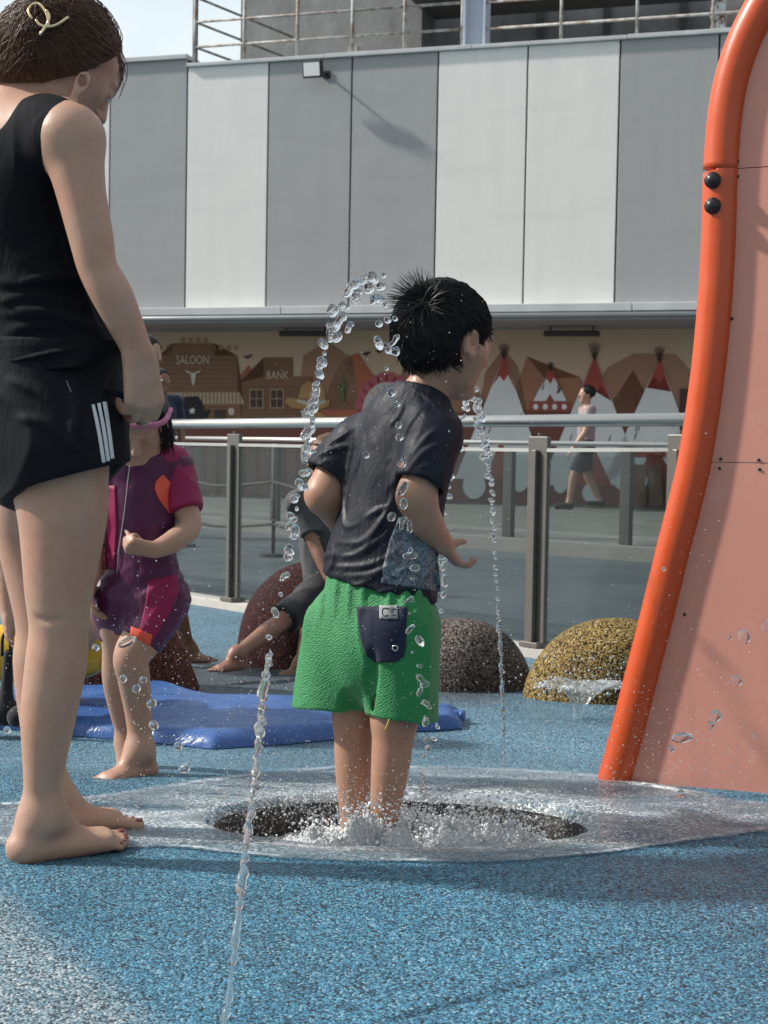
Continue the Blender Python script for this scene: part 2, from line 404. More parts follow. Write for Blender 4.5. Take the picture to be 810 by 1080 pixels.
def m_glassdrop(name, white=.0):
    t = NT(name); x = t.n('ShaderNodeBsdfGlass'); x.inputs['IOR'].default_value = 1.33; x.inputs['Roughness'].default_value = .0; x.inputs['Color'].default_value = (1, 1, 1, 1)
    if white:
        d = t.n('ShaderNodeBsdfPrincipled'); d.inputs['Base Color'].default_value = (.9, .92, .93, 1); d.inputs['Roughness'].default_value = .15
        mx = t.n('ShaderNodeMixShader'); mx.inputs[0].default_value = white; t.l(x.outputs[0], mx.inputs[1]); t.l(d.outputs[0], mx.inputs[2]); t.l(mx.outputs[0], t.out.inputs[0])
    else: t.l(x.outputs[0], t.out.inputs[0])
    return t.m
def m_pane(name, tint=(.80, .835, .835), base=.010):
    t = NT(name); a = t.n('ShaderNodeBsdfTransparent'); a.inputs[0].default_value = tint+(1,); g = t.n('ShaderNodeBsdfGlossy'); g.inputs['Roughness'].default_value = .02
    lw = t.n('ShaderNodeLayerWeight'); lw.inputs[0].default_value = .5; fr = t.math('MULTIPLY_ADD', t.math('POWER', lw.outputs['Facing'], 4), .6, base)
    mx = t.n('ShaderNodeMixShader'); t.l(fr, mx.inputs[0]); t.l(a.outputs[0], mx.inputs[1]); t.l(g.outputs[0], mx.inputs[2])
    sp = t.n('ShaderNodeBsdfDiffuse'); sp.inputs[0].default_value = (.5, .53, .53, 1)      # dried water film
    m2 = t.n('ShaderNodeMixShader'); v = t.pos(); k = t.ramp(t.noise(t.map(v, (1, 1, .3)), 3, 5, .6), [(.35, .0), (.75, .012)]); t.l(k, m2.inputs[0])
    t.l(mx.outputs[0], m2.inputs[1]); t.l(sp.outputs[0], m2.inputs[2]); t.l(m2.outputs[0], t.out.inputs[0]); return t.m
def m_film():
    """thin running water with white specks of foam on it"""
    t = NT('water_film'); v = t.pos(); a = t.n('ShaderNodeBsdfTransparent'); a.inputs[0].default_value = (.97, .985, 1, 1)
    g = t.n('ShaderNodeBsdfGlossy'); g.inputs['Roughness'].default_value = .10
    rip = t.noise(t.map(v, (1, 1.6, 1)), 34, 4, .6, .6); nb = t.bump(rip, .7, .010); t.l(nb, g.inputs['Normal'])
    fr = t.n('ShaderNodeFresnel'); fr.inputs[0].default_value = 1.33; t.l(nb, fr.inputs['Normal'])
    mx = t.n('ShaderNodeMixShader'); t.l(t.math('MULTIPLY', fr.outputs[0], .62), mx.inputs[0]); t.l(a.outputs[0], mx.inputs[1]); t.l(g.outputs[0], mx.inputs[2])
    d = t.n('ShaderNodeBsdfDiffuse'); d.inputs[0].default_value = (.80, .86, .89, 1); m2 = t.n('ShaderNodeMixShader')
    at = t.n('ShaderNodeAttribute', attribute_name='edge'); E = at.outputs['Fac']
    near = t.ramp(E, [(.0, 1), (.4, .55), (1, .3)])
    fo = t.math('MULTIPLY', t.ramp(t.noise(v, 120, 3, .75), [(.50, 0), (.58, 1)]), t.math('MULTIPLY', t.ramp(t.noise(t.map(v, (1, 2, 1)), 7, 4, .6), [(.33, .1), (.58, 1)]), near))
    ed = t.math('MULTIPLY', t.ramp(E, [(.78, 0), (.88, 1), (.93, .6), (.97, 0)]), t.ramp(t.noise(v, 55, 4, .75), [(.40, 0), (.58, 1)]))
    ed = t.math('MULTIPLY', ed, t.ramp(t.noise(v, 3.2, 3, .6), [(.42, .1), (.6, 1)]))
    veil = t.math('MULTIPLY', t.ramp(t.noise(t.map(v, (1, 2.2, 1)), 5.5, 5, .65), [(.34, .05), (.72, .45)]), near)
    t.l(t.math('MAXIMUM', t.math('MAXIMUM', fo, ed), veil), m2.inputs[0]); t.l(mx.outputs[0], m2.inputs[1]); t.l(d.outputs[0], m2.inputs[2])
    a2 = t.n('ShaderNodeBsdfTransparent'); m3 = t.n('ShaderNodeMixShader'); t.l(t.ramp(t.math('ADD', E, t.math('MULTIPLY', t.math('SUBTRACT', t.noise(v, 22, 4, .6), .5), .16)), [(.93, 0), (1.0, 1)]), m3.inputs[0])
    t.l(m2.outputs[0], m3.inputs[1]); t.l(a2.outputs[0], m3.inputs[2]); t.l(m3.outputs[0], t.out.inputs[0]); return t.m
# ------------------------------------------------------------------ sun, sky, view
HOLE = (.047, 3.10); HRX, HRY = .390, .235
SUN_AZ, SUN_EL = math.radians(6), math.radians(38)
s_dir = np.array([-math.cos(SUN_AZ)*math.cos(SUN_EL), math.sin(SUN_AZ)*math.cos(SUN_EL), math.sin(SUN_EL)])   # towards the sun
sun = bpy.data.lights.new('sun', 'SUN'); sun.energy = 3.7; sun.angle = math.radians(2.6); sun.color = (1, .955, .89)
so = bpy.data.objects.new('sun', sun); COL.objects.link(so); so.rotation_euler = Vector(s_dir).to_track_quat('Z', 'Y').to_euler()
w = bpy.data.worlds.new('World'); SC.world = w; w.use_nodes = True; wt = w.node_tree; bg = wt.nodes['Background']
sk = wt.nodes.new('ShaderNodeTexSky'); sk.sky_type = 'NISHITA'; sk.sun_disc = False; sk.sun_elevation = SUN_EL
sk.sun_rotation = math.atan2(s_dir[0], s_dir[1]); sk.air_density = 1.0; sk.dust_density = 4.0; sk.ozone_density = 1.0; sk.altitude = 0
# bright thin cloud over the blue
tcw = wt.nodes.new('ShaderNodeTexCoord'); nz = wt.nodes.new('ShaderNodeTexNoise'); nz.inputs['Scale'].default_value = 2.2; nz.inputs['Detail'].default_value = 6; nz.inputs['Roughness'].default_value = .55
mpw = wt.nodes.new('ShaderNodeMapping'); mpw.inputs['Scale'].default_value = (1, 1, 2.6); wt.links.new(tcw.outputs['Generated'], mpw.inputs[0]); wt.links.new(mpw.outputs[0], nz.inputs['Vector'])
rpw = wt.nodes.new('ShaderNodeMapRange'); rpw.inputs[1].default_value = .3; rpw.inputs[2].default_value = .7; rpw.inputs[3].default_value = .45; rpw.inputs[4].default_value = .95; wt.links.new(nz.outputs['Fac'], rpw.inputs[0])
mxw = wt.nodes.new('ShaderNodeMix'); mxw.data_type = 'RGBA'; mxw.inputs[7].default_value = (7.35, 8.15, 8.5, 1); wt.links.new(rpw.outputs[0], mxw.inputs[0]); wt.links.new(sk.outputs[0], mxw.inputs[6])
# sky brightest sunward and ahead; dimming added behind the camera to cut fill light
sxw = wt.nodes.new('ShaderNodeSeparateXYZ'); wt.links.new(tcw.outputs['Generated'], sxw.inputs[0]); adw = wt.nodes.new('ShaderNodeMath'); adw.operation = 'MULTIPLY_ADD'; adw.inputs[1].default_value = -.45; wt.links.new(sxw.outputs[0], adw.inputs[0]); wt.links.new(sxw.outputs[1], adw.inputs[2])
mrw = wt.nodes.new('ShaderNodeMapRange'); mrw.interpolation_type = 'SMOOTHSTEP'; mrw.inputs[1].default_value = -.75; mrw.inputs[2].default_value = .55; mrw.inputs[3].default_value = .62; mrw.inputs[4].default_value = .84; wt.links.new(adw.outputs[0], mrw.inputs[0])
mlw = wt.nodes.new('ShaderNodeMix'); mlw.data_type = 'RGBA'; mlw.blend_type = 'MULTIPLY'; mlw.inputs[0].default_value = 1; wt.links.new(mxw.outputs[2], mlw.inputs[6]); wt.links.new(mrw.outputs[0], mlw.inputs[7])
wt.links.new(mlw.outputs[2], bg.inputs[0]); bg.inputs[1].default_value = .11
SC.view_settings.view_transform = 'Standard'; SC.view_settings.look = 'None'; SC.view_settings.gamma = 1; SC.view_settings.exposure = .48
SC.cycles.max_bounces = 10; SC.cycles.transmission_bounces = 10; SC.cycles.transparent_max_bounces = 24; SC.cycles.caustics_reflective = False; SC.cycles.caustics_refractive = False
SC.cycles.use_denoising = True
# ------------------------------------------------------------------ ground, one sheet with the basin pressed into it
def build_ground():
    na = 160; rings = []
    for t in (0.02, .3, .6, .85, .96): rings.append((t, -1, -.24))
    for s, z in ((-.006, -.20), (-.004, -.12), (-.003, -.05), (0.0, -.018), (.008, -.005), (.02, 0)): rings.append((None, s, z))
    s = .035
    while s < 400: rings.append((None, s, 0)); s *= 1.09; s += .01
    V = [(HOLE[0], HOLE[1], float(gz(*HOLE))-.24)]; F = []
    for t, s, z in rings:
        for j in range(na):
            a = 2*math.pi*j/na
            if t is not None: x, y = t*(HRX-.006)*math.cos(a), t*(HRY-.006)*math.sin(a)
            else: x, y = (HRX+s)*math.cos(a), (HRY+s)*math.sin(a)
            X, Y = HOLE[0]+x, HOLE[1]+y; V.append((X, Y, float(gz(X, Y))+z))
    F += [(0, 1+j, 1+(j+1) % na) for j in range(na)]
    for i in range(len(rings)-1):
        for j in range(na): F.append((1+i*na+j, 1+(i+1)*na+j, 1+(i+1)*na+(j+1) % na, 1+i*na+(j+1) % na))
    o = link('ground', mesh('ground', V, F), m_ground()); tag(o, kind='structure'); return o
build_ground()
# ------------------------------------------------------------------ beyond the balustrade: roadway and pavement
RL = G(245, 641); RR = G(565, 691); RD = nrm([RR[0]-RL[0], RR[1]-RL[1], 0]); RN = np.array([-RD[1], RD[0], 0])   # RN points away
def rail_pt(s, off=0, z=None):
    p = RL+RD*s+RN*off; p[2] = float(gz(p[0], p[1])) if z is None else z; return p
def px_on_rail(px):     # distance along the rail at a photo column
    d = ray(px, 660.); A = np.array([[RD[0], -d[0]], [RD[1], -d[1]]]); return np.linalg.solve(A, [-RL[0], -RL[1]])[0]
def quad_sheet(name, pts, z, mat, kind='structure'):
    o = MB().add([(p[0], p[1], z) for p in pts], [tuple(range(len(pts)))]).build(name, mat); tag(o, kind=kind); return o
t = NT('roadway'); v = t.pos()
c = t.ramp(t.noise(v, .9, 6, .6), [(.3, (.05, .068, .082)), (.7, (.085, .105, .12))]); t.bsdf(c, t.ramp(t.noise(v, .7, 4), [(.3, .28), (.7, .55)]), t.bump(t.noise(v, 90, 3), .15, .004)); M_ROAD = t.m
t = NT('pavement_screed'); v = t.pos(); c = t.ramp(t.noise(v, 1.6, 6, .65), [(.3, (.12, .12, .115)), (.7, (.19, .19, .18))]); t.bsdf(c, .75, t.bump(t.noise(v, 60, 3), .2, .004)); M_PAVE = t.m
a, b = rail_pt(-30, .16), rail_pt(30, .16)
quad_sheet('roadway', [a, b, b+RN*40, a+RN*40], -.112, M_ROAD)
# pavement slab with a kerb
k0 = np.array([-1.54, 15.9, 0]); k1 = np.array([1.58, 13.0, 0]); kd = nrm(k1-k0); kn = np.array([-kd[1], kd[0], 0])
a, b = k0-kd*30, k0+kd*22
o = MB().hexa([a+[0, 0, -.3], b+[0, 0, -.3], b+kn*30+[0, 0, -.3], a+kn*30+[0, 0, -.3], a, b, b+kn*30, a+kn*30]).build('pavement', M_PAVE); tag(o, kind='structure')
o = MB().hexa([a-kn*.14+[0, 0, -.3], b-kn*.14+[0, 0, -.3], b-kn*.002+[0, 0, -.3], a-kn*.002+[0, 0, -.3], a-kn*.14+[0, 0, .008], b-kn*.14+[0, 0, .008], b-kn*.002+[0, 0, .008], a-kn*.002+[0, 0, .008]]).build('kerb', m_plain('kerb_concrete', (.19, .185, .175), .8, .2, 4)); tag(o, kind='structure')
# ------------------------------------------------------------------ glass balustrade
M_STEEL = m_plain('brushed_steel', (.55, .54, .51), .28, .08, 20, Metallic=.95)
M_POST = m_plain('bronze_post', (.14, .13, .115), .42, .15, 10, Metallic=.35)
M_PANE = m_pane('balustrade_glass'); M_PANE2 = m_pane('railing_glass', (.86, .88, .87), .006)
M_CONC = m_plain('pale_concrete', (.5, .47, .43), .8, .18, 5, .2)
root = empty('glass_balustrade', RL, 'bronze-posted glass balustrade with a round steel handrail along the far edge of the blue floor', 'balustrade')
m = MB()
for s in np.arange(-8, 5, .5):
    q = [rail_pt(s, -.09), rail_pt(s+.5, -.09), rail_pt(s+.5, .10), rail_pt(s, .10)]
    m.hexa([p+[0, 0, -.06] for p in q]+[p+[0, 0, .035] for p in q])
m.build('kerb_plinth', M_CONC, root)
rail_cols = [-90, 88, 245, 408, 565, 713, 850]; rs = [px_on_rail(c) for c in rail_cols]
top_of = lambda s: rail_pt(s)[2]+.985
for s in rs:
    p = rail_pt(s); mb = MB()
    mb.box(p+[0, 0, .50], (.012, .058, .47), [RN, RD, [0, 0, 1]]); q = p-RN*.026; mb.box(q+[0, 0, .47], (.012, .012, .44), [RN, RD, [0, 0, 1]])
    mb.tube([p+[0, 0, .96], p+[0, 0, .985]], .01, 8); mb.box(p+[0, 0, .05], (.05, .055, .012), [RN, RD, [0, 0, 1]])
    bev(mb.build('post', M_POST, root), .003)
MB().tube([rail_pt(rs[0]-1)+[0, 0, 1.0], rail_pt(rs[-1]+1)+[0, 0, 1.0]], .027, 20).build('handrail', M_STEEL, root, True)
for i in range(len(rs)-1):
    a, b = rs[i]+.055, rs[i+1]-.055; A, B = rail_pt(a), rail_pt(b); mb = MB()
    mb.hexa([A-RN*.005+[0, 0, .06], B-RN*.005+[0, 0, .06], B+RN*.005+[0, 0, .06], A+RN*.005+[0, 0, .06], A-RN*.005+[0, 0, .9], B-RN*.005+[0, 0, .9], B+RN*.005+[0, 0, .9], A+RN*.005+[0, 0, .9]])
    g = mb.build('glass_pane', M_PANE, root)
    MB().hexa([A-RN*.012+[0, 0, .902], B-RN*.012+[0, 0, .902], B+RN*.012+[0, 0, .902], A+RN*.012+[0, 0, .902], A-RN*.012+[0, 0, .918], B-RN*.012+[0, 0, .918], B+RN*.012+[0, 0, .918], A+RN*.012+[0, 0, .918]]).build('capping_strip', M_STEEL, root)
# rope barrier on the roadway
rb0 = G(288, 588); rb0[2] = -.108; root = empty('rope_barrier', rb0, 'thin pole barrier with two sagging dark ropes on the roadway beyond the glass', 'barrier')
M_ROPE = m_plain('dark_rope', (.03, .028, .026), .7); rp = [rb0+RD*k for k in (-2.6, -1.3, 0, 1.3)]
for p in rp: MB().tube([p, p+[0, 0, .9]], .016, 8).build('pole', M_ROPE, root, True); MB().tube([p, p+[0, 0, .02]], .11, 16).build('base', M_ROPE, root)
for i in range(3):
    for z in (.60, .26): MB().tube(spline([rp[i]+[0, 0, z], (rp[i]*.7+rp[i+1]*.3)+[0, 0, z-.055], (rp[i]*.4+rp[i+1]*.6)+[0, 0, z-.045], rp[i+1]+[0, 0, z]], 20), .014, 6).build('rope', M_ROPE, root, True)
# second balustrade on the pavement edge
def on_kerb(px, off):
    d = ray(px, 560.); o2 = k0+kn*off; A = np.array([[kd[0], -d[0]], [kd[1], -d[1]]]); s = np.linalg.solve(A, [-o2[0], -o2[1]])[0]; return o2+kd*s
root = empty('low_railing', on_kerb(536, .12), 'grey posted low glass railing on the pavement edge in front of the mural', 'railing')
M_GREY = m_plain('grey_metal', (.05, .05, .046), .5, .1, 8)
cols = [30, 160, 290, 412, 536, 660, 790]; pts = [on_kerb(c, .12) for c in cols]
for p in pts:
    mb = MB(); mb.box(p+[0, 0, .40], (.05, .03, .40), [kd, kn, [0, 0, 1]]); bev(mb.build('post', M_GREY, root), .004)
mb = MB()
for z, r in ((.845, .022), ): mb.tube([pts[0]-kd*3+[0, 0, z], pts[-1]+kd*3+[0, 0, z]], r, 12)
mb.build('top_rail', M_STEEL, root, True)
for i in range(len(pts)-1):
    A, B = pts[i]+kd*.06, pts[i+1]-kd*.06
    MB().hexa([A-kn*.004+[0, 0, .08], B-kn*.004+[0, 0, .08], B+kn*.004+[0, 0, .08], A+kn*.004+[0, 0, .08], A-kn*.004+[0, 0, .74], B-kn*.004+[0, 0, .74], B+kn*.004+[0, 0, .74], A+kn*.004+[0, 0, .74]]).build('glass_pane', M_PANE2, root)
# ------------------------------------------------------------------ clad wall
WT = nrm([.954, -.30, 0]); WN = np.array([-.30, -.954, 0])/np.linalg.norm([.3, .954]); W0 = P(430, 200, 21.0)
def W(px, py, off=0.):      # point on the wall plane; off > 0 comes out towards the viewer
    d = ray(px, py); return CAM+d*((W0+WN*off-CAM)@WN/(d@WN))
def ws(p): return float((np.asarray(p)-W0)@WT)
def wp(s, off, z): q = W0+WT*s+WN*off; q[2] = z; return q
def wbox(mb, s0, s1, o0, o1, z0, z1):
    return mb.hexa([wp(s0, o1, z0), wp(s1, o1, z0), wp(s1, o0, z0), wp(s0, o0, z0), wp(s0, o1, z1), wp(s1, o1, z1), wp(s1, o0, z1), wp(s0, o0, z1)])
ZT = (W(205, 68)[2]+W(650, 46)[2])/2; ZB = (W(205, 324)[2]+W(650, 322)[2])/2
def m_panel(name, col):
    t = NT(name); v = t.co(); st = t.noise(t.map(v, (2.2, 2.2, .22)), 2.2, 6, .65); c = t.mix(t.ramp(st, [(.3, 0), (.75, 1)]), tuple(x*.955 for x in col), tuple(x*1.03 for x in col))
    z = t.noise(t.map(v, (.4, .4, 3)), 1.6, 4); c = t.mix(t.ramp(z, [(.52, 0), (.8, .28)]), c, tuple(x*.7 for x in col))
    nr = t.bump(t.noise(v, 1.1, 3), .25, .03); nr = t.bump(t.noise(v, 130, 2), .1, .002, nr); t.bsdf(c, .62, nr); return t.m
M_PW = m_panel('white_panel', (.80, .785, .745)); M_PG = m_panel('grey_panel', (.365, .365, .365)); M_GAP = m_plain('panel_gap', (.05, .055, .06), .8)
root = empty('clad_wall', wp(0, 0, ZB), 'tall parapet wall clad in flat grey and white panels over the mural', 'wall')
mb = MB(); wbox(mb, -14, 9, -.5, -.05, ZB, ZT-.02); wbox(mb, -14, ws(W(198, 100)), -.5, -.052, ZT, ZT+.10); mb.build('backing', M_GAP, root)
seams = [-14]+[ws(W(c, 190)) for c in (-80, 20, 115.5, 196.5, 282, 369.5, 460, 554, 651, 755, 860)]+[9]
kinds = 'GWWGWGGWWGGW'
for i, k in enumerate(kinds):
    zt = ZT+(.12 if i < 4 else 0); mb = MB(); wbox(mb, seams[i]+.012, seams[i+1]-.012, -.045, 0, ZB, zt); bev(mb.build('panel', M_PW if k == 'W' else M_PG, root), .006)
M_LEDGE = m_plain('weathered_flashing', (.55, .56, .56), .5, .25, 3, .2, 8)
mb = MB(); s5 = ws(W(198, 100))
for j, s in enumerate(np.arange(s5, 9, 2.1)): wbox(mb, s, min(s+2.095, 9), -.5, .05, ZT+.003, ZT+.055+.006*(j % 2))
wbox(mb, -14, s5-.003, -.5, .05, ZT+.123, ZT+.19); bev(mb.build('coping', M_LEDGE, root), .008)
mb = MB()
for j, s in enumerate(np.arange(-14, 9, 2.45)): wbox(mb, s, s+2.44, -.3, .22, ZB-.115+.003*(j % 2), ZB-.004)
bev(mb.build('ledge', M_LEDGE, root), .008)
MB().tube([wp(-14, .2, ZB-.155), wp(9, .2, ZB-.155)], .035, 10).build('drain_pipe', m_plain('grey_pipe', (.4, .41, .41), .35, Metallic=.5), root, True)
ZS = ZB-.215
mb = MB(); wbox(mb, -14, 9, -1.6, .16, ZS, ZB-.12); mb.build('soffit', m_plain('soffit_paint', (.34, .35, .36), .7, .15, 3), root)
# floodlight on the wall
p = W(330, 73, .24); root = empty('floodlight', W(340, 77, 0.), 'small square floodlight fixed near the top of the grey panels', 'floodlight')
M_BLK = m_plain('black_metal', (.02, .02, .022), .4)
axn = nrm(WN+np.array([-.2, 0, -.22])); axt = nrm(WT-axn*(WT@axn)); axu = np.cross(axt, axn)
bev(MB().box(p, (.15, .035, .115), [axt, axn, axu]).build('housing', M_BLK, root), .01)
MB().box(p+axn*.037, (.125, .004, .09), [axt, axn, axu]).build('lens', m_plain('frosted_lens', (.75, .76, .76), .25), root)
mb = MB(); b0 = W(345, 79, 0.); mb.tube([b0+WN*.002, b0+WN*.2, p-axn*.03+axt*.12], .018, 8); mb.box(b0+WN*.01, (.05, .01, .05), [WT, WN, [0, 0, 1]]); mb.build('bracket', M_BLK, root)
# rooftop railing, columns and the buildings behind
root = empty('roof_railing', wp(0, -.25, ZT+.06), 'rust-specked galvanised guard rail of three bars along the roof edge', 'railing')
t = NT('galvanised_rust'); v = t.co(); c = t.mix(t.ramp(t.noise(v, 7, 5, .7), [(.42, 0), (.60, .85)]), (.42, .42, .40), (.17, .11, .07)); t.bsdf(c, .65, None, Metallic=.1); M_GALV = t.m
def woff(px, py, off): return W(px, py, off)
s_posts = [ws(W(c, 20, -.25)) for c in (206, 258, 314, 372, 427, 488)]; s_posts2 = [ws(W(c, 20, -.25)) for c in (592, 672, 752, 830)]
zr = [W(320, 42, -.25)[2], W(320, 15, -.25)[2], W(320, -12, -.25)[2]]
for s in s_posts: MB().tube([wp(s, -.25, ZT+.05), wp(s, -.25, zr[2])], .026, 8).build('post', M_GALV, root, True)
for s in s_posts2: MB().tube([wp(s, -.25, ZT+.05), wp(s, -.25, zr[2])], .022, 8).build('post', M_GALV, root, True)
for k, z in enumerate(zr):
    MB().tube([wp(s_posts[0], -.25, z), wp(s_posts[-1], -.25, z)], .02, 8).build('rail_bar', M_GALV, root, True)
    MB().tube([wp(s_posts[-1]+.3, -.25, z-.02), wp(9, -.25, z-.02)], .02, 8).build('rail_bar', M_GALV, root, True)
    MB().tube([wp(s_posts[0], -.25, z), wp(s_posts[0]+.6, -2.6, z)], .02, 8).build('rail_bar', M_GALV, root, True)
o = MB().tube([wp(s_posts[0]-.02, -.3, ZT+.05), wp(s_posts[0]-.02, -.3, ZT+3)], .04, 10).build('roof_mast', m_plain('dark_pipe', (.04, .04, .045), .5), None, True); tag(o, 'thin dark pole rising at the left end of the roof railing', 'pole')
mb = MB(); s = ws(W(504, 20, -.35)); wbox(mb, s-.17, s+.14, -.5, -.35, ZT-.01, ZT+3); wbox(mb, s-.17, s-.14, -.35, -.2, ZT, ZT+3.001); wbox(mb, s+.11, s+.14, -.35, -.2, ZT, ZT+3.001)
o = mb.build('steel_column', m_plain('pale_steel_paint', (.5, .54, .62), .5)); tag(o, 'pale blue-grey steel column standing between the two roof railings', 'column')
t = NT('rusted_paint'); v = t.co(); c = t.mix(t.ramp(t.noise(v, 6, 5, .75), [(.50, 0), (.56, 1)]), (.6, .6, .58), (.13, .06, .04)); t.bsdf(c, .7); M_RUST = t.m
mb = MB(); s = ws(W(757, 20, -.3)); wbox(mb, s-.10, s+.10, -.45, -.28, ZT+.05, ZT+3); o = mb.build('rusty_column', M_RUST); tag(o, 'white steel column with peeling rust near the orange arch', 'column')
t = NT('stained_render'); v = t.co(); c = t.ramp(t.noise(t.map(v, (1, 1, .5)), 1.1, 7, .68), [(.28, (.17, .165, .16)), (.55, (.30, .295, .29)), (.75, (.42, .41, .40))]); t.bsdf(c, .85, t.bump(t.noise(v, 9, 4), .3, .02)); M_STAIN = t.m
root = empty('concrete_building', wp(0, -3, ZT), 'stained grey concrete plant building behind the roof railing', 'building')
s0 = ws(W(254, 20, -3.0)); s1 = ws(W(398, 20, -3.0)); s2 = ws(W(445, 20, -3.0))
mb = MB(); wbox(mb, s0, s2, -6, -3.0, ZT-1, ZT+5); wbox(mb, s2+.003, 14, -6, -4.0, ZT-1, ZT+5.002); mb.build('render_wall', M_STAIN, root)
mb = MB(); wbox(mb, s2-.05, 14, -3.7, -2.2, ZT+1.5, ZT+1.7); mb.build('canopy_slab', m_plain('dark_soffit', (.12, .12, .12), .8), root)
mb = MB(); s = ws(W(382, 30, -2.98)); wbox(mb, s-.2, s-.05, -2.98, -2.9, ZT-.5, ZT+.95); 
for z in (.2, .5, .8): wbox(mb, s-.22, s+.1, -2.9, -2.86, ZT+z-.06, ZT+z+.06)
mb.build('pilaster', m_plain('pale_render', (.45, .43, .40), .85, .25, 3), root)
for px in (455, 570, 640, 720): 
    mb = MB(); s = ws(W(px, 30, -3.98)); wbox(mb, s-.05, s+.05, -3.98, -3.93, ZT-.5, ZT+2.2); mb.build('rib', m_plain('dark_rib', (.12, .12, .12), .8), root)
# two strip lamps under the soffit
for px, lab in ((322, 'dark strip lamp under the soffit above the painted bank'), (603, 'dark strip lamp under the soffit above the painted tepees')):
    p = W(px, 352, -.9); r_ = empty('strip_lamp', p, lab, 'lamp', 'strip lamps under the soffit')
    s = ws(p); mb = MB(); wbox(mb, s-.38, s+.38, -1.0, -.8, p[2]-.035, p[2]+.04); bev(mb.build('housing', M_BLK, r_), .01)
    
    for e in (-.3, .3): MB().tube([wp(s+e, -.9, p[2]), wp(s+e, -.9, ZS)], .012, 6).build('hanger', M_BLK, r_)
# ------------------------------------------------------------------ mural wall
MO = -1.5
t = NT('mural_base_paint'); v = t.pos(); c = t.mix(t.noise(v, .8, 5), (.60, .43, .29), (.68, .50, .35)); t.bsdf(c, .75, t.bump(t.noise(v, 50, 3), .1, .004)); M_BEIGE = t.m
mb = MB(); wbox(mb, -14, 9, MO-.3, MO, -.5, ZB); root = empty('mural_wall', wp(0, MO, 0), 'beige wall under the overhang painted with a wild west town, hats and tepees', 'mural wall')
mb.build('wall_face', M_BEIGE, root)
_pm = {}
def paint(col):
    if col not in _pm: _pm[col] = m_plain('mural_paint_%d' % len(_pm), tuple(min(.84, x*1.38) for x in col), .7, .14, 2.5)
    return _pm[col]
def mpoly(name, pts, layer, col, parent=None):
    q = np.array([W(a, b, MO+.004*layer) for a, b in pts]); V = list(q)+list(q-WN*.003); n = len(q)
    bm = bmesh.new(); vs = [bm.verts.new(p) for p in V]; f0 = bm.faces.new(vs[:n]); bm.faces.new(vs[n:][::-1])
    for i in range(n): bm.faces.new((vs[i], vs[n+i], vs[n+(i+1) % n], vs[(i+1) % n]))
    bmesh.ops.triangulate(bm, faces=[f for f in bm.faces if len(f.verts) > 4]); bmesh.ops.recalc_face_normals(bm, faces=bm.faces)
    me = bpy.data.meshes.new(name); bm.to_mesh(me); bm.free(); return link(name, me, paint(col), parent or root, False)
def rect(x0, y0, x1, y1): return [(x0, y1), (x1, y1), (x1, y0), (x0, y0)]
def oval(cx, cy, rx, ry, n=18, a0=0, a1=360): return [(cx+rx*math.cos(math.radians(a0+(a1-a0)*i/n)), cy-ry*math.sin(math.radians(a0+(a1-a0)*i/n))) for i in range(n+(0 if a1-a0 == 360 else 1))]
def star(cx, cy, r): return [(cx+(r if i % 2 == 0 else r*.42)*math.sin(math.pi*i/5), cy-(r if i % 2 == 0 else r*.42)*math.cos(math.pi*i/5)) for i in range(10)]
def text(name, s, cx, cy, wpx, hpx, layer, col, parent, plane=W, base=None, right=None, nrmv=None):
    cu = bpy.data.curves.new(name, 'FONT'); cu.body = s; cu.extrude = .02; cu.align_x = 'CENTER'; cu.align_y = 'CENTER'; cu.resolution_u = 2
    o = bpy.data.objects.new('tmp', cu); me = bpy.data.meshes.new_from_object(o); bpy.data.objects.remove(o)
    V = np.array([v.co[:] for v in me.vertices]); mn, mx = V.min(0), V.max(0); V = (V-(mn+mx)/2)/(mx-mn)
    L = MO+.004*layer
    c0 = W(cx, cy, L); wx = np.linalg.norm(W(cx+wpx/2, cy, L)-W(cx-wpx/2, cy, L)); hz = np.linalg.norm(W(cx, cy+hpx/2, L)-W(cx, cy-hpx/2, L))
    Q = c0+V[:, :1]*wx*WT+V[:, 1:2]*hz*np.array([0, 0, 1])+V[:, 2:]*.003*WN
    me.vertices.foreach_set('co', Q.astype(np.float32).ravel()); me.update(); me.name = name; return link(name, me, paint(col), parent, False)
DK, BR, BR2, RED, RED2, WHT, CRM = (.05, .03, .022), (.19, .10, .055), (.13, .065, .036), (.25, .075, .05), (.30, .115, .06), (.78, .76, .70), (.42, .35, .25)
mpoly('painted_ground', rect(-300, 432, 1000, 560), 1, (.15, .055, .04))
for pts, c in (([(505, 432), (512, 392), (531, 368), (546, 386), (556, 432)], (.26, .13, .08)), ([(536, 432), (556, 376), (575, 400), (612, 398), (630, 432)], (.29, .13, .075)), ([(618, 432), (640, 388), (668, 373), (712, 373), (732, 395), (760, 432)], (.29, .155, .10)), ([(640, 432), (668, 390), (690, 432)], (.27, .09, .05)),
               ([(312, 432), (320, 375), (345, 360), (372, 378), (380, 432)], (.27, .15, .095)), ([(335, 442), (352, 395), (362, 378), (378, 372), (400, 405), (415, 442)], (.33, .10, .055)), ([(250, 400), (262, 385), (276, 400)], (.3, .09, .06)), ([(400, 440), (430, 380), (470, 372), (520, 432)], (.26, .13, .08))):
    mpoly('mountain', pts, 2, c)
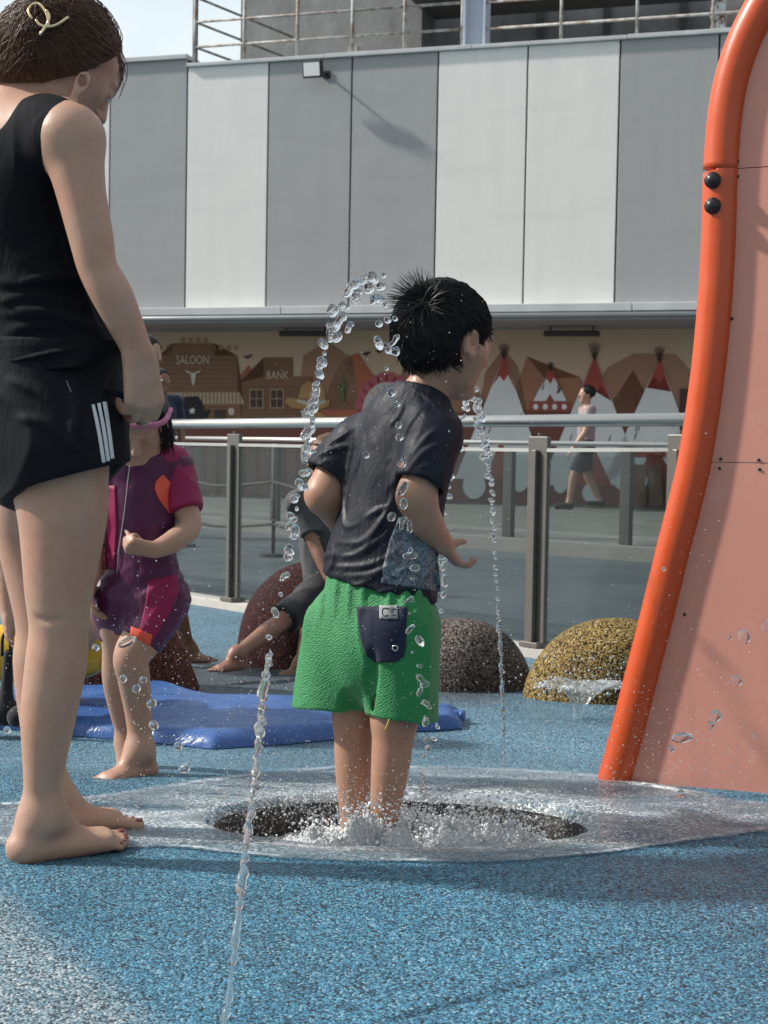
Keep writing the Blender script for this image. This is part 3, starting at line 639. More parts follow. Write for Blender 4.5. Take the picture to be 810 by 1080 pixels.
# saloon
sal = mpoly('saloon', [(168, 442), (256, 442), (256, 414), (250, 414), (250, 375), (226, 375), (226, 362), (182, 362), (182, 375), (168, 375)], 3, BR)
for k in range(13): mpoly('board_line', rect(168.5, 379+5*k, 249.5, 379.9+5*k), 4, BR2, sal)
for k in range(11): mpoly('parapet_tooth', rect(167+8*k, 356+(0 if 2 < k < 7 else 8), 171+8*k, 361+(0 if 2 < k < 7 else 8)), 3, (.33, .19, .11), sal)
aw = mpoly('awning', [(168, 426), (258, 426), (253, 414), (168, 414)], 5, (.38, .30, .2), sal)
for k in range(22): mpoly('stripe', rect(168.5+4*k, 414.5, 169.8+4*k, 425.5), 6, (.2, .13, .08), aw)
text('lettering', 'SALOON', 203, 379.5, 34, 9.5, 6, (.5, .42, .33), sal)
sk_ = mpoly('cow_skull', [(201, 393), (206.5, 393), (206, 400), (204.5, 406), (203, 406), (201.5, 400)], 6, (.5, .45, .38), sal)
mpoly('horn', [(201, 394), (197, 393), (195.5, 389), (197.5, 391.5), (201, 392)], 6, (.5, .45, .38), sk_); mpoly('horn', [(206.5, 394), (206.5, 392), (210, 391.5), (212, 389), (210.5, 393)], 6, (.5, .45, .38), sk_)
mpoly('window', rect(226, 432, 238, 442), 6, DK, sal); mpoly('shop_sign', oval(244, 434, 3.4, 4), 6, (.5, .4, .35), sal)
hat = mpoly('black_hat', [(181, 444), (186, 432), (189, 421), (196, 418.5), (202, 420.5), (208, 418), (212, 422), (216, 434), (222, 431), (218, 441), (208, 444)], 8, (.012, .012, .014)); mpoly('hat_star', star(202.5, 433.5, 4), 9, (.6, .58, .56), hat)
# bank
bk = mpoly('bank', [(254, 442), (327, 442), (327, 404), (330, 404), (330, 397), (309, 397), (309, 377), (278, 377), (278, 397), (252, 397), (252, 404), (254, 404)], 3, (.17, .09, .05))
for k in range(9): mpoly('board_line', rect(254.5, 408+4*k, 326.5, 408.8+4*k), 4, BR2, bk)
for k in range(4): mpoly('board_line', rect(278.5, 380+4*k, 308.5, 380.8+4*k), 4, BR2, bk)
text('lettering', 'BANK', 293, 395.5, 23, 8.5, 6, (.5, .40, .31), bk)
for x in (264, 285.5):
    f = mpoly('window', rect(x-1, 410, x+14, 431), 5, (.3, .2, .13), bk)
    for a in (0, 1):
        for b in (0, 1): mpoly('pane', rect(x+.3+6.6*a, 411.5+9.5*b, x+5.8+6.6*a, 420+9.5*b), 6, DK, f)
hat = mpoly('tan_hat', [(300, 424), (303, 419), (314, 421), (318, 407), (325, 402), (332, 404.5), (338, 403), (342, 411), (343, 422), (348, 421), (347, 428), (338, 432), (322, 432), (308, 430)], 7, (.33, .19, .075))
mpoly('hat_band', [(314, 421), (330, 426), (343, 422), (343, 425), (330, 429), (313, 424)], 8, (.45, .42, .36), hat); mpoly('hat_star', star(328.5, 416, 3.3), 8, (.5, .45, .36), hat)
mpoly('bandana', [(317, 433), (330, 432), (330, 441), (319, 442)], 8, (.5, .47, .45)); mpoly('tan_shoulder', oval(333, 448, 14, 14, 12, 0, 180), 7, (.36, .21, .08))
cac = mpoly('cactus', [(359, 425), (359, 412), (356, 412), (356, 404), (358, 404), (358, 409), (359.5, 409), (359.5, 396), (362.5, 396), (362.5, 406), (364, 406), (364, 400), (366, 400), (366, 409), (362.5, 410), (362.5, 425)], 5, (.10, .12, .05))
# feather fan
fan = mpoly('feather_fan', oval(408, 436, 26, 33, 18, 40, 195), 6, (.46, .43, .40))
for k in range(9):
    a = math.radians(48+17*k); cx, cy = 408+29*math.cos(a), 436-37*math.sin(a); mpoly('feather_tip', oval(cx, cy, 6, 7, 12), 5, (.36, .085, .10), fan)
    mpoly('quill', [(408+8*math.cos(a), 436-10*math.sin(a)), (408+8*math.cos(a)+1, 436-10*math.sin(a)), (408+24*math.cos(a)+1, 436-30*math.sin(a)), (408+24*math.cos(a), 436-30*math.sin(a))], 7, (.25, .22, .2), fan)
for x, y in ((261, 377), (400, 371), (386, 374)): mpoly('painted_bird', [(x-5, y-1), (x-2, y-2), (x, y), (x+2, y-3), (x+6, y-3), (x+2, y), (x, y+2), (x-2, y)], 5, DK)
# tepees
def tepee(ax, ay, capl, capr, yc, bl, br_, yb, lay, poles=1.0):
    b = mpoly('tepee', [(bl, yb), (br_, yb), (ax+1, ay), (ax-1, ay)], lay, WHT); n = 4; z = []
    L = lambda y, x1: ax+(x1-ax)*(y-ay)/(yb-ay)
    zz = [(L(yc+8, bl), yc+8), (L(yc+2, bl)*.5+ax*.5, yc-3), (ax, yc+3), (L(yc+2, br_)*.5+ax*.5, yc-4), (L(yc+12, br_), yc+12)]
    mpoly('red_cap', zz+[(ax+1, ay), (ax-1, ay)], lay+1, (.30, .055, .04), b)
    for k in (-2, -1, 0, 1, 2): mpoly('pole', [(ax-.6+k*.2, ay+2), (ax+.6+k*.2, ay+2), (ax+.45+k*2.6*poles, ay-15*poles+abs(k)), (ax-.35+k*2.6*poles, ay-15*poles+abs(k))], lay+1, DK, b)
    w = (br_-bl)*.14; mid = ax+(bl+br_-2*ax)*.5*.9
    mpoly('door_flap', [(mid-w*1.3, yb), (mid+w*1.3, yb), (mid, yb-(yb-ay)*.32)], lay+1, (.25, .06, .045), b)
    for k in range(15):
        u = random.uniform(.12, .88); yy = ay+(yb-ay)*random.uniform(.5, .72); xx = L(yy, bl)+(L(yy, br_)-L(yy, bl))*u
        if abs(xx-mid) > w: mpoly('painted_mark', [(xx, yy), (xx+1.4, yy-1), (xx+3.2, yy-8), (xx+.8, yy-4)], lay+1, (.1, .09, .08), b)
    return b
tepee(531.5, 377, 0, 0, 399, 480, 576, 505, 6); tepee(627, 378, 0, 0, 411, 570, 680, 512, 6, 1.15); tepee(695.5, 380, 0, 0, 401, 638, 742, 505, 6)
b = tepee(580.5, 389, 0, 0, 402, 560, 600, 428, 5, .5); mpoly('red_skirt', rect(558, 423, 601, 434), 8, (.26, .065, .05), b)
for k in range(4): mpoly('white_dot', oval(565+10*k, 429, 2.6, 3), 9, WHT, b)
for x, y, r in ((500, 512, 12), (548, 508, 9), (591, 512, 7), (622, 520, 8), (655, 508, 7), (677, 507, 6)): mpoly('white_spot', oval(x, y, r, r*1.2), 9, WHT)
for k in range(3): mpoly('painted_plank', rect(668+17*k, 490, 681+17*k, 540), 12, (.16, .09, .06))
pl = mpoly('small_plate', rect(664, 469, 702, 482), 12, (.22, .055, .042)); text('lettering', 'AMCO', 690, 476, 15, 5, 13, (.5, .42, .4), pl)
mpoly('dark_doorway', rect(717, 410, 735, 470), 12, DK)
for k in range(12): mpoly('painted_plank', rect(176+14*k, 470, 186+14*k, 528), 5, (.13+.03*(k % 2), .085, .065))
# ------------------------------------------------------------------ orange arch with pink panel
M_ORANGE = (lambda t: (t.bsdf(t.mix(t.ramp(t.noise(t.map(t.co(), (1, 1, .25)), 16, 6, .75), [(.5, 0), (.75, .7)]), (.56, .070, .010), (.47, .085, .025)), t.ramp(t.noise(t.co(), 14, 5, .7), [(.35, .28), (.7, .5)]), t.bump(t.noise(t.co(), 700, 2), .04, .001), Coat_Weight=.15), t.m)[1])(NT('orange_powder_coat'))
t = NT('pink_panel'); v = t.co(); c = t.mix(t.noise(v, 3, 6, .65), (.55, .225, .165), (.61, .275, .21)); sc_ = t.noise(t.map(v, (1, 1, .12), (0, .5, 0)), 18, 4, .6); c = t.mix(t.ramp(sc_, [(.54, 0), (.74, .38)]), c, (.40, .19, .16)); c = t.mix(t.ramp(t.noise(v, 9, 6, .75), [(.58, 0), (.70, .3)]), c, (.62, .40, .35))
t.bsdf(c, .42, t.bump(t.noise(v, 1400, 2), .15, .0008)); M_PINK = t.m
a0 = G(632, 822); a1 = G(812, 836); AD = nrm([a1[0]-a0[0], a1[1]-a0[1], 0]); AN = np.array([AD[1], -AD[0], 0])      # AN faces the viewer
def A(px, py, off=0.):
    d = ray(px, py); return CAM+d*((a0+AN*off-CAM)@AN/(d@AN))
root = empty('play_arch', a0, 'orange tube-edged play arch filled with a salmon pink panel at right', 'play structure')
mid = [(648, 826), (662, 775), (676, 720), (694, 650), (711, 580), (724, 530), (735, 480), (747, 400), (755, 320), (759, 250), (761, 185), (766, 120), (776, 72), (795, 25), (825, -20), (880, -55), (960, -70)]
path = spline([A(x, y) for x, y in mid], 130); path[0, 2] = float(gz(path[0, 0], path[0, 1]))-.01
# the tube is cut at the joint
zj = A(757, 181)[2]; lo = path[path[:, 2] <= zj-.002]; hi = path[path[:, 2] >= zj+.002]; xj = A(760.5, 181); lo = np.vstack([lo, xj-[0, 0, .0015]]); hi = np.vstack([xj+[0, 0, .0015], hi])
MB().tube(lo, .0425, 22).build('orange_tube', M_ORANGE, root, True); MB().tube(hi, .0425, 22).build('orange_tube', M_ORANGE, root, True)
for x, y in ((751.5, 190), (751.5, 217)):
    c = A(x, y, .045); mb = MB(); mb.sphere(c, (.0165, .0165, .0165), 16, 10); mb.tube([c-AN*.012, c+AN*.002], .019, 16); mb.build('black_bolt_cap', m_plain('black_plastic', (.015, .015, .017), .3), root, True)
# panel pieces: vertical bands clipped by the tube's centre line
def panel_piece(z0, z1, z0r=None, z1r=None):
    L = [p for p in path if z0 < p[2] < z1]; s0 = lambda z: path[np.argmin(abs(path[:130, 2]-z))]
    L2 = sorted([tuple(p) for p in path], key=lambda p: p[2]); za = np.array([p[2] for p in L2]); si = lambda z: np.array([np.interp(z, za, [p[k] for p in L2]) for k in range(3)]); left = [si(z0)]+L+[si(z1)]; R = 1.2; pts = []
    for p in left: pts.append(p+AD*.012)
    b = a0+AD*R; top = b.copy(); top[2] = z1; bot = b.copy(); bot[2] = z0
    poly = [bot]+[np.array([p[0], p[1], min(max(p[2], z0), z1)]) for p in pts][::1]+[top]
    poly = poly[::-1]
    n = len(poly); bm = bmesh.new(); vs = [bm.verts.new(p+AN*.012) for p in poly]; vb = [bm.verts.new(p-AN*.012) for p in poly]
    bm.faces.new(vs); bm.faces.new(vb[::-1])
    for i in range(n): bm.faces.new((vs[i], vb[i], vb[(i+1) % n], vs[(i+1) % n]))
    bmesh.ops.recalc_face_normals(bm, faces=bm.faces); bmesh.ops.triangulate(bm, faces=[f for f in bm.faces if len(f.verts) > 4])
    me = bpy.data.meshes.new('panel'); bm.to_mesh(me); bm.free(); return link('panel', me, M_PINK, root, False)
zs = [float(gz(*a0[:2]))+.004, A(790, 488)[2], A(790, 178)[2], path[:, 2].max()-.06]
for i in range(3): panel_piece(zs[i]+(.001 if i else 0), zs[i+1]-.001)
for x, y in ((778, 170), (778, 186), (772, 336), (760, 484), (759, 494), (722, 648), (800, 485), (801, 495)):
    c = A(x, y, .0125); MB().sphere(c, (.004, .004, .004), 10, 6).build('screw', M_BLK, root, True)
# a twin arch out of the frame at the right, behind the photographer's shoulder line
# ------------------------------------------------------------------ granule rocks
def rock(px0, px1, ytop, ybase, name, label, pk, stops, lean=0, cap=1.0, depth=.8, power=2.0, group=None):
    b0 = G((px0+px1)/2, ybase-8); hw = np.linalg.norm(P(px1, ybase, b0[1])-P(px0, ybase, b0[1]))/2; b0 = b0+np.array([0, hw*depth*.8, 0])
    sc_ = b0[1]/FPX; z0 = float(gz(*b0[:2])); H = (P(pk, ytop, b0[1])[2]-z0); cx = P((px0+px1)/2, ybase, b0[1])[0]; hw *= b0[1]/(b0[1]-hw*depth*.8); lx = P(pk, ytop, b0[1])[0]-cx
    o = empty(name, (cx, b0[1], z0), label, 'play rock', group); nt, na = 26, 48; V = []; F = []
    for i in range(nt+1):
        t_ = i/nt; z = H*math.sin(t_*math.pi/2)**cap; r = math.cos(t_*math.pi/2)**(2/power) if i < nt else .0005
        if i == 0: z = -.03
        for j in range(na):
            a = 2*math.pi*j/na; k = 1+.10*float(vnoise(np.array([1.3*math.cos(a)+cx*7, 1.3*math.sin(a)+3, t_*2])))*2
            V.append((cx+lx*(z/H if z > 0 else 0)+hw*r*k*math.cos(a), b0[1]+hw*depth*r*k*math.sin(a), z0+z))
    for i in range(nt):
        for j in range(na): F.append((i*na+j, i*na+(j+1) % na, (i+1)*na+(j+1) % na, (i+1)*na+j))
    F.append(tuple(nt*na+j for j in range(na)))
    link(name+'_body', mesh(name, V, F), m_granule(name+'_granules', stops, 190, .75, .7, (stops[0][1]), 0, 3), o); return np.array([cx, b0[1], z0, H, hw])
GR_Y = [(0, (.015, .012, .008)), (.28, (.17, .105, .028)), (.55, (.27, .18, .055)), (.82, (.36, .26, .10)), (.95, (.5, .42, .24))]
GR_B = [(0, (.014, .013, .012)), (.28, (.095, .074, .064)), (.6, (.16, .127, .11)), (.88, (.27, .23, .20))]
GR_M = [(0, (.008, .004, .004)), (.3, (.04, .010, .010)), (.7, (.062, .016, .015)), (.94, (.12, .05, .05))]
GR_T = [(0, (.014, .007, .006)), (.25, (.105, .030, .018)), (.6, (.15, .045, .027)), (.88, (.24, .09, .06))]
rock(551, 722, 652, 750, 'yellow_rock', 'mustard yellow granule play rock beside the orange arch', 652, GR_Y, depth=.7, cap=.9, power=2.2)
rock(420, 557, 652, 737, 'grey_brown_rock', 'low grey-brown granule play rock behind the boy in green shorts', 484, GR_B, depth=.75, cap=.9, power=2.3)
MARO = rock(243, 400, 592, 714, 'maroon_rock', 'dark maroon granule play rock a child sits on', 332, GR_M, depth=.8, cap=.95, power=2.1)
TERR = rock(28, 206, 520, 742, 'terracotta_rock', 'tall pointed terracotta granule play rock behind the purple-suited girl', 90, GR_T, depth=.8, cap=1.5, power=1.5)
# ------------------------------------------------------------------ folded blue mat
def mat():
    fr = [(-60, 768), (30, 771), (80, 777), (150, 783), (225, 791), (300, 786), (360, 780), (420, 773), (455, 772), (488, 769)]
    bk = [(-60, 742), (30, 738), (80, 736), (170, 736), (225, 744), (300, 748), (360, 750), (420, 752), (455, 756), (490, 758)]
    nu, nv = 110, 40; g = ruled(fr, bk, nv, nu)         # rows along the mat, columns across
    V = []; top = np.zeros((nu, nv, 3))
    for i in range(nu):
        for j in range(nv):
            p = G(*g[i, j]); u, v_ = i/(nu-1), j/(nv-1); edge = min(1, min(v_, 1-v_)/.07, (1-u)/.03)
            h = .045*math.sqrt(max(edge, 0)) + .018*max(0, float(vnoise(np.array([p[0]*3.1+5, p[1]*5+p[0]*2, .5])))+.12)*edge + .022*math.exp(-((p[0]+.9-.35*(p[1]-4.6))/.12)**2)*edge*v_ + .012*math.exp(-((v_-.55-.1*math.sin(u*7))/.07)**2)*edge
            top[i, j] = p+[0, 0, h+.003]
    bm_ = top.copy(); bm_[..., 2] = np.array([[float(gz(p[0], p[1]))+.002 for p in row] for row in top]); V = np.concatenate([top.reshape(-1, 3), bm_.reshape(-1, 3)]); m_ = nu*nv; F = []
    for i in range(nu-1):
        for j in range(nv-1):
            q = (i*nv+j, (i+1)*nv+j, (i+1)*nv+j+1, i*nv+j+1); F += [q, tuple(k+m_ for k in q[::-1])]
    ring = [j for j in range(nv)]+[i*nv+nv-1 for i in range(1, nu)]+[(nu-1)*nv+j for j in range(nv-2, -1, -1)]+[i*nv for i in range(nu-2, 0, -1)]
    for k in range(len(ring)): a, b = ring[k], ring[(k+1) % len(ring)]; F.append((a, b, b+m_, a+m_))
    t = NT('blue_vinyl'); c = t.mix(t.noise(t.co(), 6, 5), (.028, .085, .26), (.05, .13, .36)); t.bsdf(c, t.ramp(t.noise(t.co(), 9, 4), [(.35, .22), (.7, .5)]), t.bump(t.noise(t.map(t.co(), (1, 2.5, 1)), 9, 4, .6, .8), .5, .02))
    o = link('folded_mat', mesh('folded_mat', V, F), t.m); tag(o, 'flattened wet blue vinyl mat lying in folds on the floor', 'mat')
    # rolled end
    a, b = G(446, 772), G(490, 766); mb = MB(); mb.tube(spline([a+[0, .1, .02], a+[.02, .06, .022], b+[-.03, .05, .022], b+[.0, .05, .02]], 14), .02, 12); mb.build('rolled_hem', t.m, o, True)
mat()
# ------------------------------------------------------------------ figures
def _group(self, sub, k):
    f = Field.__new__(Field); f.lo, f.h, f.n, f.ax = self.lo, self.h, self.n, self.ax; f.d = np.full(self.n, .25, np.float32)
    for n, a in sub.ops: getattr(f, n)(*a)
    h = np.maximum(k-np.abs(self.d-f.d), 0)/k; self.d = np.minimum(self.d, f.d)-h*h*k*.25
Field.group = _group
class Sculpt:
    """records strokes, then turns them into a distance field just large enough"""
    def __init__(s): s.ops = []; s.lo = np.full(3, 9e9); s.hi = -s.lo
    def _b(s, p, r): s.lo = np.minimum(s.lo, np.asarray(p)-r); s.hi = np.maximum(s.hi, np.asarray(p)+r)
    def cone(s, a, b, ra, rb, k=.02, flat=None, op='add'):
        if op == 'add': s._b(a, ra); s._b(b, rb)
        s.ops.append(('cone', (a, b, ra, rb, k, flat, op))); return s
    def chain(s, pts, rs, k=.02, flat=None, op='add'):
        if op == 'add':
            for p, r in zip(pts, rs): s._b(p, r)
        s.ops.append(('chain', (pts, rs, k, flat, op))); return s
    def ell(s, c, r, ax=None, k=.02, op='add'):
        if op == 'add': s._b(c, max(r))
        s.ops.append(('ell', (c, r, ax, k, op))); return s
    def cut(s, o, n, k=.004): s.ops.append(('cut', (o, n, k))); return s
    def group(s, sub, k=.02): s.lo = np.minimum(s.lo, sub.lo); s.hi = np.maximum(s.hi, sub.hi); s.ops.append(('group', (sub, k))); return s
    def warp(s, fn, band=.03): s.ops.append(('warp', (fn, band))); return s
    def make(s, h, pad=.03):
        f = Field(s.lo-pad, s.hi+pad, h)
        for n, a in s.ops: getattr(f, n)(*a)
        return f
def axes(f, up=(0, 0, 1)):
    f = nrm(f); r = nrm(np.cross(f, up)); return f, r, np.cross(r, f)
def add_head(g, c, f, H, up=(0, 0, 1), ears=True, face=True):
    f, r, u = axes(f, up); A = np.array([r, f, u]); c = np.asarray(c)
    at = lambda x, y, z: c+(r*x+f*y+u*z)*H
    g.ell(at(0, -.03, .12), (.345*H, .43*H, .38*H), A, .02)
    g.cone(at(0, .12, -.08), at(0, .24, -.36), .27*H, .13*H, .08*H)
    for s in (-1, 1): g.cone(at(s*.14, .2, -.08), at(s*.1, .2, -.3), .16*H, .11*H, .06*H)
    if face:
        g.cone(at(0, .395, .08), at(0, .475, -.085), .035*H, .058*H, .05*H)
        for s in (-1, 1):
            g.cone(at(s*.04, .43, -.105), at(s*.055, .415, -.105), .035*H, .03*H, .03*H)
            g.ell(at(s*.155, .44, .02), (.085*H, .06*H, .05*H), A, .05*H, 'sub'); g.ell(at(s*.155, .335, .015), (.075*H, .06*H, .05*H), A, .012*H)
            g.cone(at(s*.08, .395, .095), at(s*.22, .345, .10), .03*H, .025*H, .04*H)
        g.cone(at(-.075, .37, -.215), at(.075, .37, -.215), .03*H, .03*H, .02*H); g.cone(at(-.06, .365, -.265), at(.06, .365, -.265), .034*H, .034*H, .02*H)
        g.cone(at(-.09, .415, -.24), at(.09, .415, -.24), .008*H, .008*H, .015*H, None, 'sub')
        g.ell(at(0, .33, -.40), (.09*H, .07*H, .07*H), A, .05*H)
    if ears:
        for s in (-1, 1):
            e = np.array([nrm(r*s*.8-f*.6), nrm(f*.8+r*s*.6), u]); ce = at(s*.355, -.01, -.03)
            g.ell(ce+r*s*.02*H, (.032*H, .088*H, .138*H), e, .012*H); g.ell(ce+r*s*.058*H+f*.015*H+u*.01*H, (.045*H, .052*H, .09*H), e, .008*H, 'sub'); g.ell(ce+r*s*.03*H+f*.05*H-u*.02*H, (.02*H, .02*H, .03*H), e, .01*H)
            g.ell(ce+r*s*.01*H-u*.12*H+f*.03*H, (.025*H, .045*H, .05*H), e, .015*H)
    return f, r, u
def add_hand(g, w, d, n, L, thumb=1, curl=((20, 30, 20),)*4, spread=.05, k=.006, tc=.3, wr=.2):
    d = nrm(d); n = nrm(np.asarray(n)-d*(np.asarray(n)@d)); sd = np.cross(d, n)*thumb; w = np.asarray(w)
    kn = []
    for i, (a, b, ln) in enumerate(((.16, .50, .42), (.055, .53, .47), (-.055, .51, .44), (-.15, .46, .34))):
        kp = w+d*b*L+sd*a*L; g.cone(w+d*.05*L+sd*a*.55*L, kp, .092*L, .07*L, k*1.5); kn.append(kp); p = kp; ang = 0
        fd = nrm(d+sd*spread*(1.5-i)); ch = [p]
        for j, (fr, ra, rb) in enumerate(((.46, .058, .052), (.30, .052, .047), (.24, .047, .038))):
            ang += math.radians(curl[i][j]); q = p+(fd*math.cos(ang)+n*math.sin(ang))*ln*fr*L; ch.append(q); p = q
        g.chain(ch, [.055*L, .050*L, .045*L, .037*L], k*.45)
    g.cone(w, w+d*.25*L, wr*L*.62, .12*L, k*2, (n, 1.35))
    t0 = w+d*.12*L+sd*.1*L; t1 = t0+(d*.22+sd*.15+n*tc*.4)*L; t2 = t1+(d*.17+sd*.05+n*tc*.4)*L; t3 = t2+(d*.13-sd*.01+n*tc*.35)*L
    g.chain([t0, t1, t2, t3], [.088*L, .068*L, .058*L, .045*L], k)
def add_foot(g, an, f, L, z, side, ra):
    """an ankle point, f heading, z ground level, side +1 when the outer edge lies along f x up"""
    f = nrm([f[0], f[1], 0]); r = np.cross(f, [0, 0, 1]); an = np.asarray(an); b = np.array([an[0], an[1], z])
    heel = b-f*.16*L+[0, 0, .115*L]; g.cone(an, heel, ra*1.05, .125*L, .03); g.cone(an+f*.03*L, b+f*.30*L+[0, 0, .13*L]-r*side*.03*L, ra*1.02, .10*L, .035)
    for a, ra_, rb_ in ((-.10, .115, .085), (.0, .10, .08), (.10, .095, .07)): g.cone(b-f*.12*L+r*side*a*.5*L+[0, 0, .1*L], b+f*(.56-.35*max(0, a))*L+r*side*a*L+[0, 0, .075*L], ra_*L, rb_*L, .018)
    tips = []
    for i, (a, x, ln, rr) in enumerate(((-.155, .60, .15, .06), (-.065, .62, .125, .042), (.01, .595, .115, .04), (.075, .555, .105, .038), (.135, .50, .10, .038))):
        p = b+f*x*L+r*side*a*L+[0, 0, .07*L]; q = p+f*(ln+.02)*L+[0, 0, -.034*L]; g.cone(p, q, rr*.8*L, rr*.93*L, .0015); tips.append((q+[0, 0, rr*.8*L]+f*rr*.25*L, rr*L))
    for s in (-1, 1): g.ell(an+r*s*ra*.85+[0, 0, -.01], (.012*L/.23,)*3, None, .014)
    return tips, f, r
def folds(sx, sy, sz, amp, seed=0, sharp=1.0, rot=0.0):
    c, s = math.cos(rot), math.sin(rot)
    def fn(p):
        q = np.stack([p[:, 0]*c-p[:, 2]*s, p[:, 1], p[:, 0]*s+p[:, 2]*c], -1)*[sx, sy, sz]+seed
        wv = vnoise(q*.5+9)*1.6; n = vnoise(q+wv[:, None]); r = 1-np.abs(n)*2.6; return amp*(np.clip(r, -1, 1)**3*sharp+.6*n)*-1
    return fn
def grains(fr, amp):
    def fn(p): return amp*vnoise(p*fr)
    return fn
def ridge(fld, pts, r, depth=.0, k=.006, n=14, op='add'):
    q = spline(pts, n); H = fld.hit(q[:, 0], q[:, 1]); ok = ~np.isnan(H[:, 0])
    if ok.sum() < 3: return
    H = H[ok]; N = fld.grad(H); H = H-N*(r*.45 if op == 'add' else -r*.3); m = len(H)
    rr = r*np.sin(np.linspace(.25, math.pi-.25, m))
    for i in range(m-1): fld.cone(H[i], H[i+1], rr[i], rr[i+1], k, None, op)
def hair_strands(cap, n, whorl, L, r0, off=.001, stick=None, seed=1, seg=7, toward=None, droop=0, jit=.25, keep=None, bias=(0, 0, 0)):
    g = np.random.default_rng(seed); V = np.array([v.co[:] for v in cap['me'].vertices]); f = cap['f']
    if keep is not None: V = V[keep(V)]
    if len(V) == 0: return None
    p = V[g.integers(0, len(V), n)]+g.normal(0, .001, (n, 3)); Ln = L*g.uniform(.6, 1.15, n)[:, None]; N = f.grad(p); out = [p]
    fl = (p-whorl) if toward is None else (toward-p); fl = fl/(np.linalg.norm(fl, axis=1, keepdims=True)+1e-6); fl = fl+np.asarray(bias)+g.normal(0, jit, (n, 3))
    dist = np.linalg.norm(p-whorl, axis=1, keepdims=True)
    for s in range(seg):
        N = f.grad(p); t_ = fl-N*(fl*N).sum(1, keepdims=True); t_[:, 2] -= droop; t_ /= np.linalg.norm(t_, axis=1, keepdims=True)+1e-6
        up = 0 if stick is None else np.clip(1-dist/stick[0], 0, 1)*stick[1]*(1-.35*s/seg)
        step = t_+N*up; step /= np.linalg.norm(step, axis=1, keepdims=True); p = p+step*Ln/seg
        d = f.sample(p)[:, None]; free = (np.broadcast_to(up, d.shape) > .25); lim = off*(1+g.uniform(0, 2.5, (n, 1)))
        p = np.where(free, p, p+f.grad(p)*np.clip(lim-d, -.003 if toward is None else -.006, .02)); out.append(p)
    C = np.stack(out, 1)
    for _ in range(4): C[:, 1:-1] = .25*C[:, :-2]+.5*C[:, 1:-1]+.25*C[:, 2:]
    return C
M_SKIN_W = m_skin('skin_fair', (.45, .275, .20)); M_SKIN_B = m_skin('skin_warm', (.41, .235, .16)); M_SKIN_G = m_skin('skin_tan', (.42, .26, .19)); M_SKIN_D = m_skin('skin_brown', (.24, .125, .082))
def m_hair(name, col):
    t = NT(name); v = t.co(); c = t.mix(t.noise(v, 60, 3), tuple(x*.6 for x in col), tuple(x*1.5 for x in col)); t.bsdf(c, .42, None, Anisotropic=.5).inputs['Specular IOR Level'].default_value = .3; return t.m
M_HAIR_K = m_hair('black_hair', (.008, .0075, .008)); M_HAIR_B = m_hair('brown_hair', (.095, .046, .027))
EYE_W = m_plain('eye_white', (.75, .73, .70), .2); EYE_D = m_plain('eye_dark', (.02, .012, .008), .1)
def eyes(c, f, H, up, parent):
    f, r, u = axes(f, up)
    for s in (-1, 1):
        e = np.asarray(c)+(r*s*.155+f*.345+u*.015)*H; o = MB().sphere(e, (.052*H,)*3, 12, 8).build('eye', EYE_W, parent, True); MB().sphere(e+f*.034*H, (.024*H,)*3, 10, 6).build('iris', EYE_D, o, True)
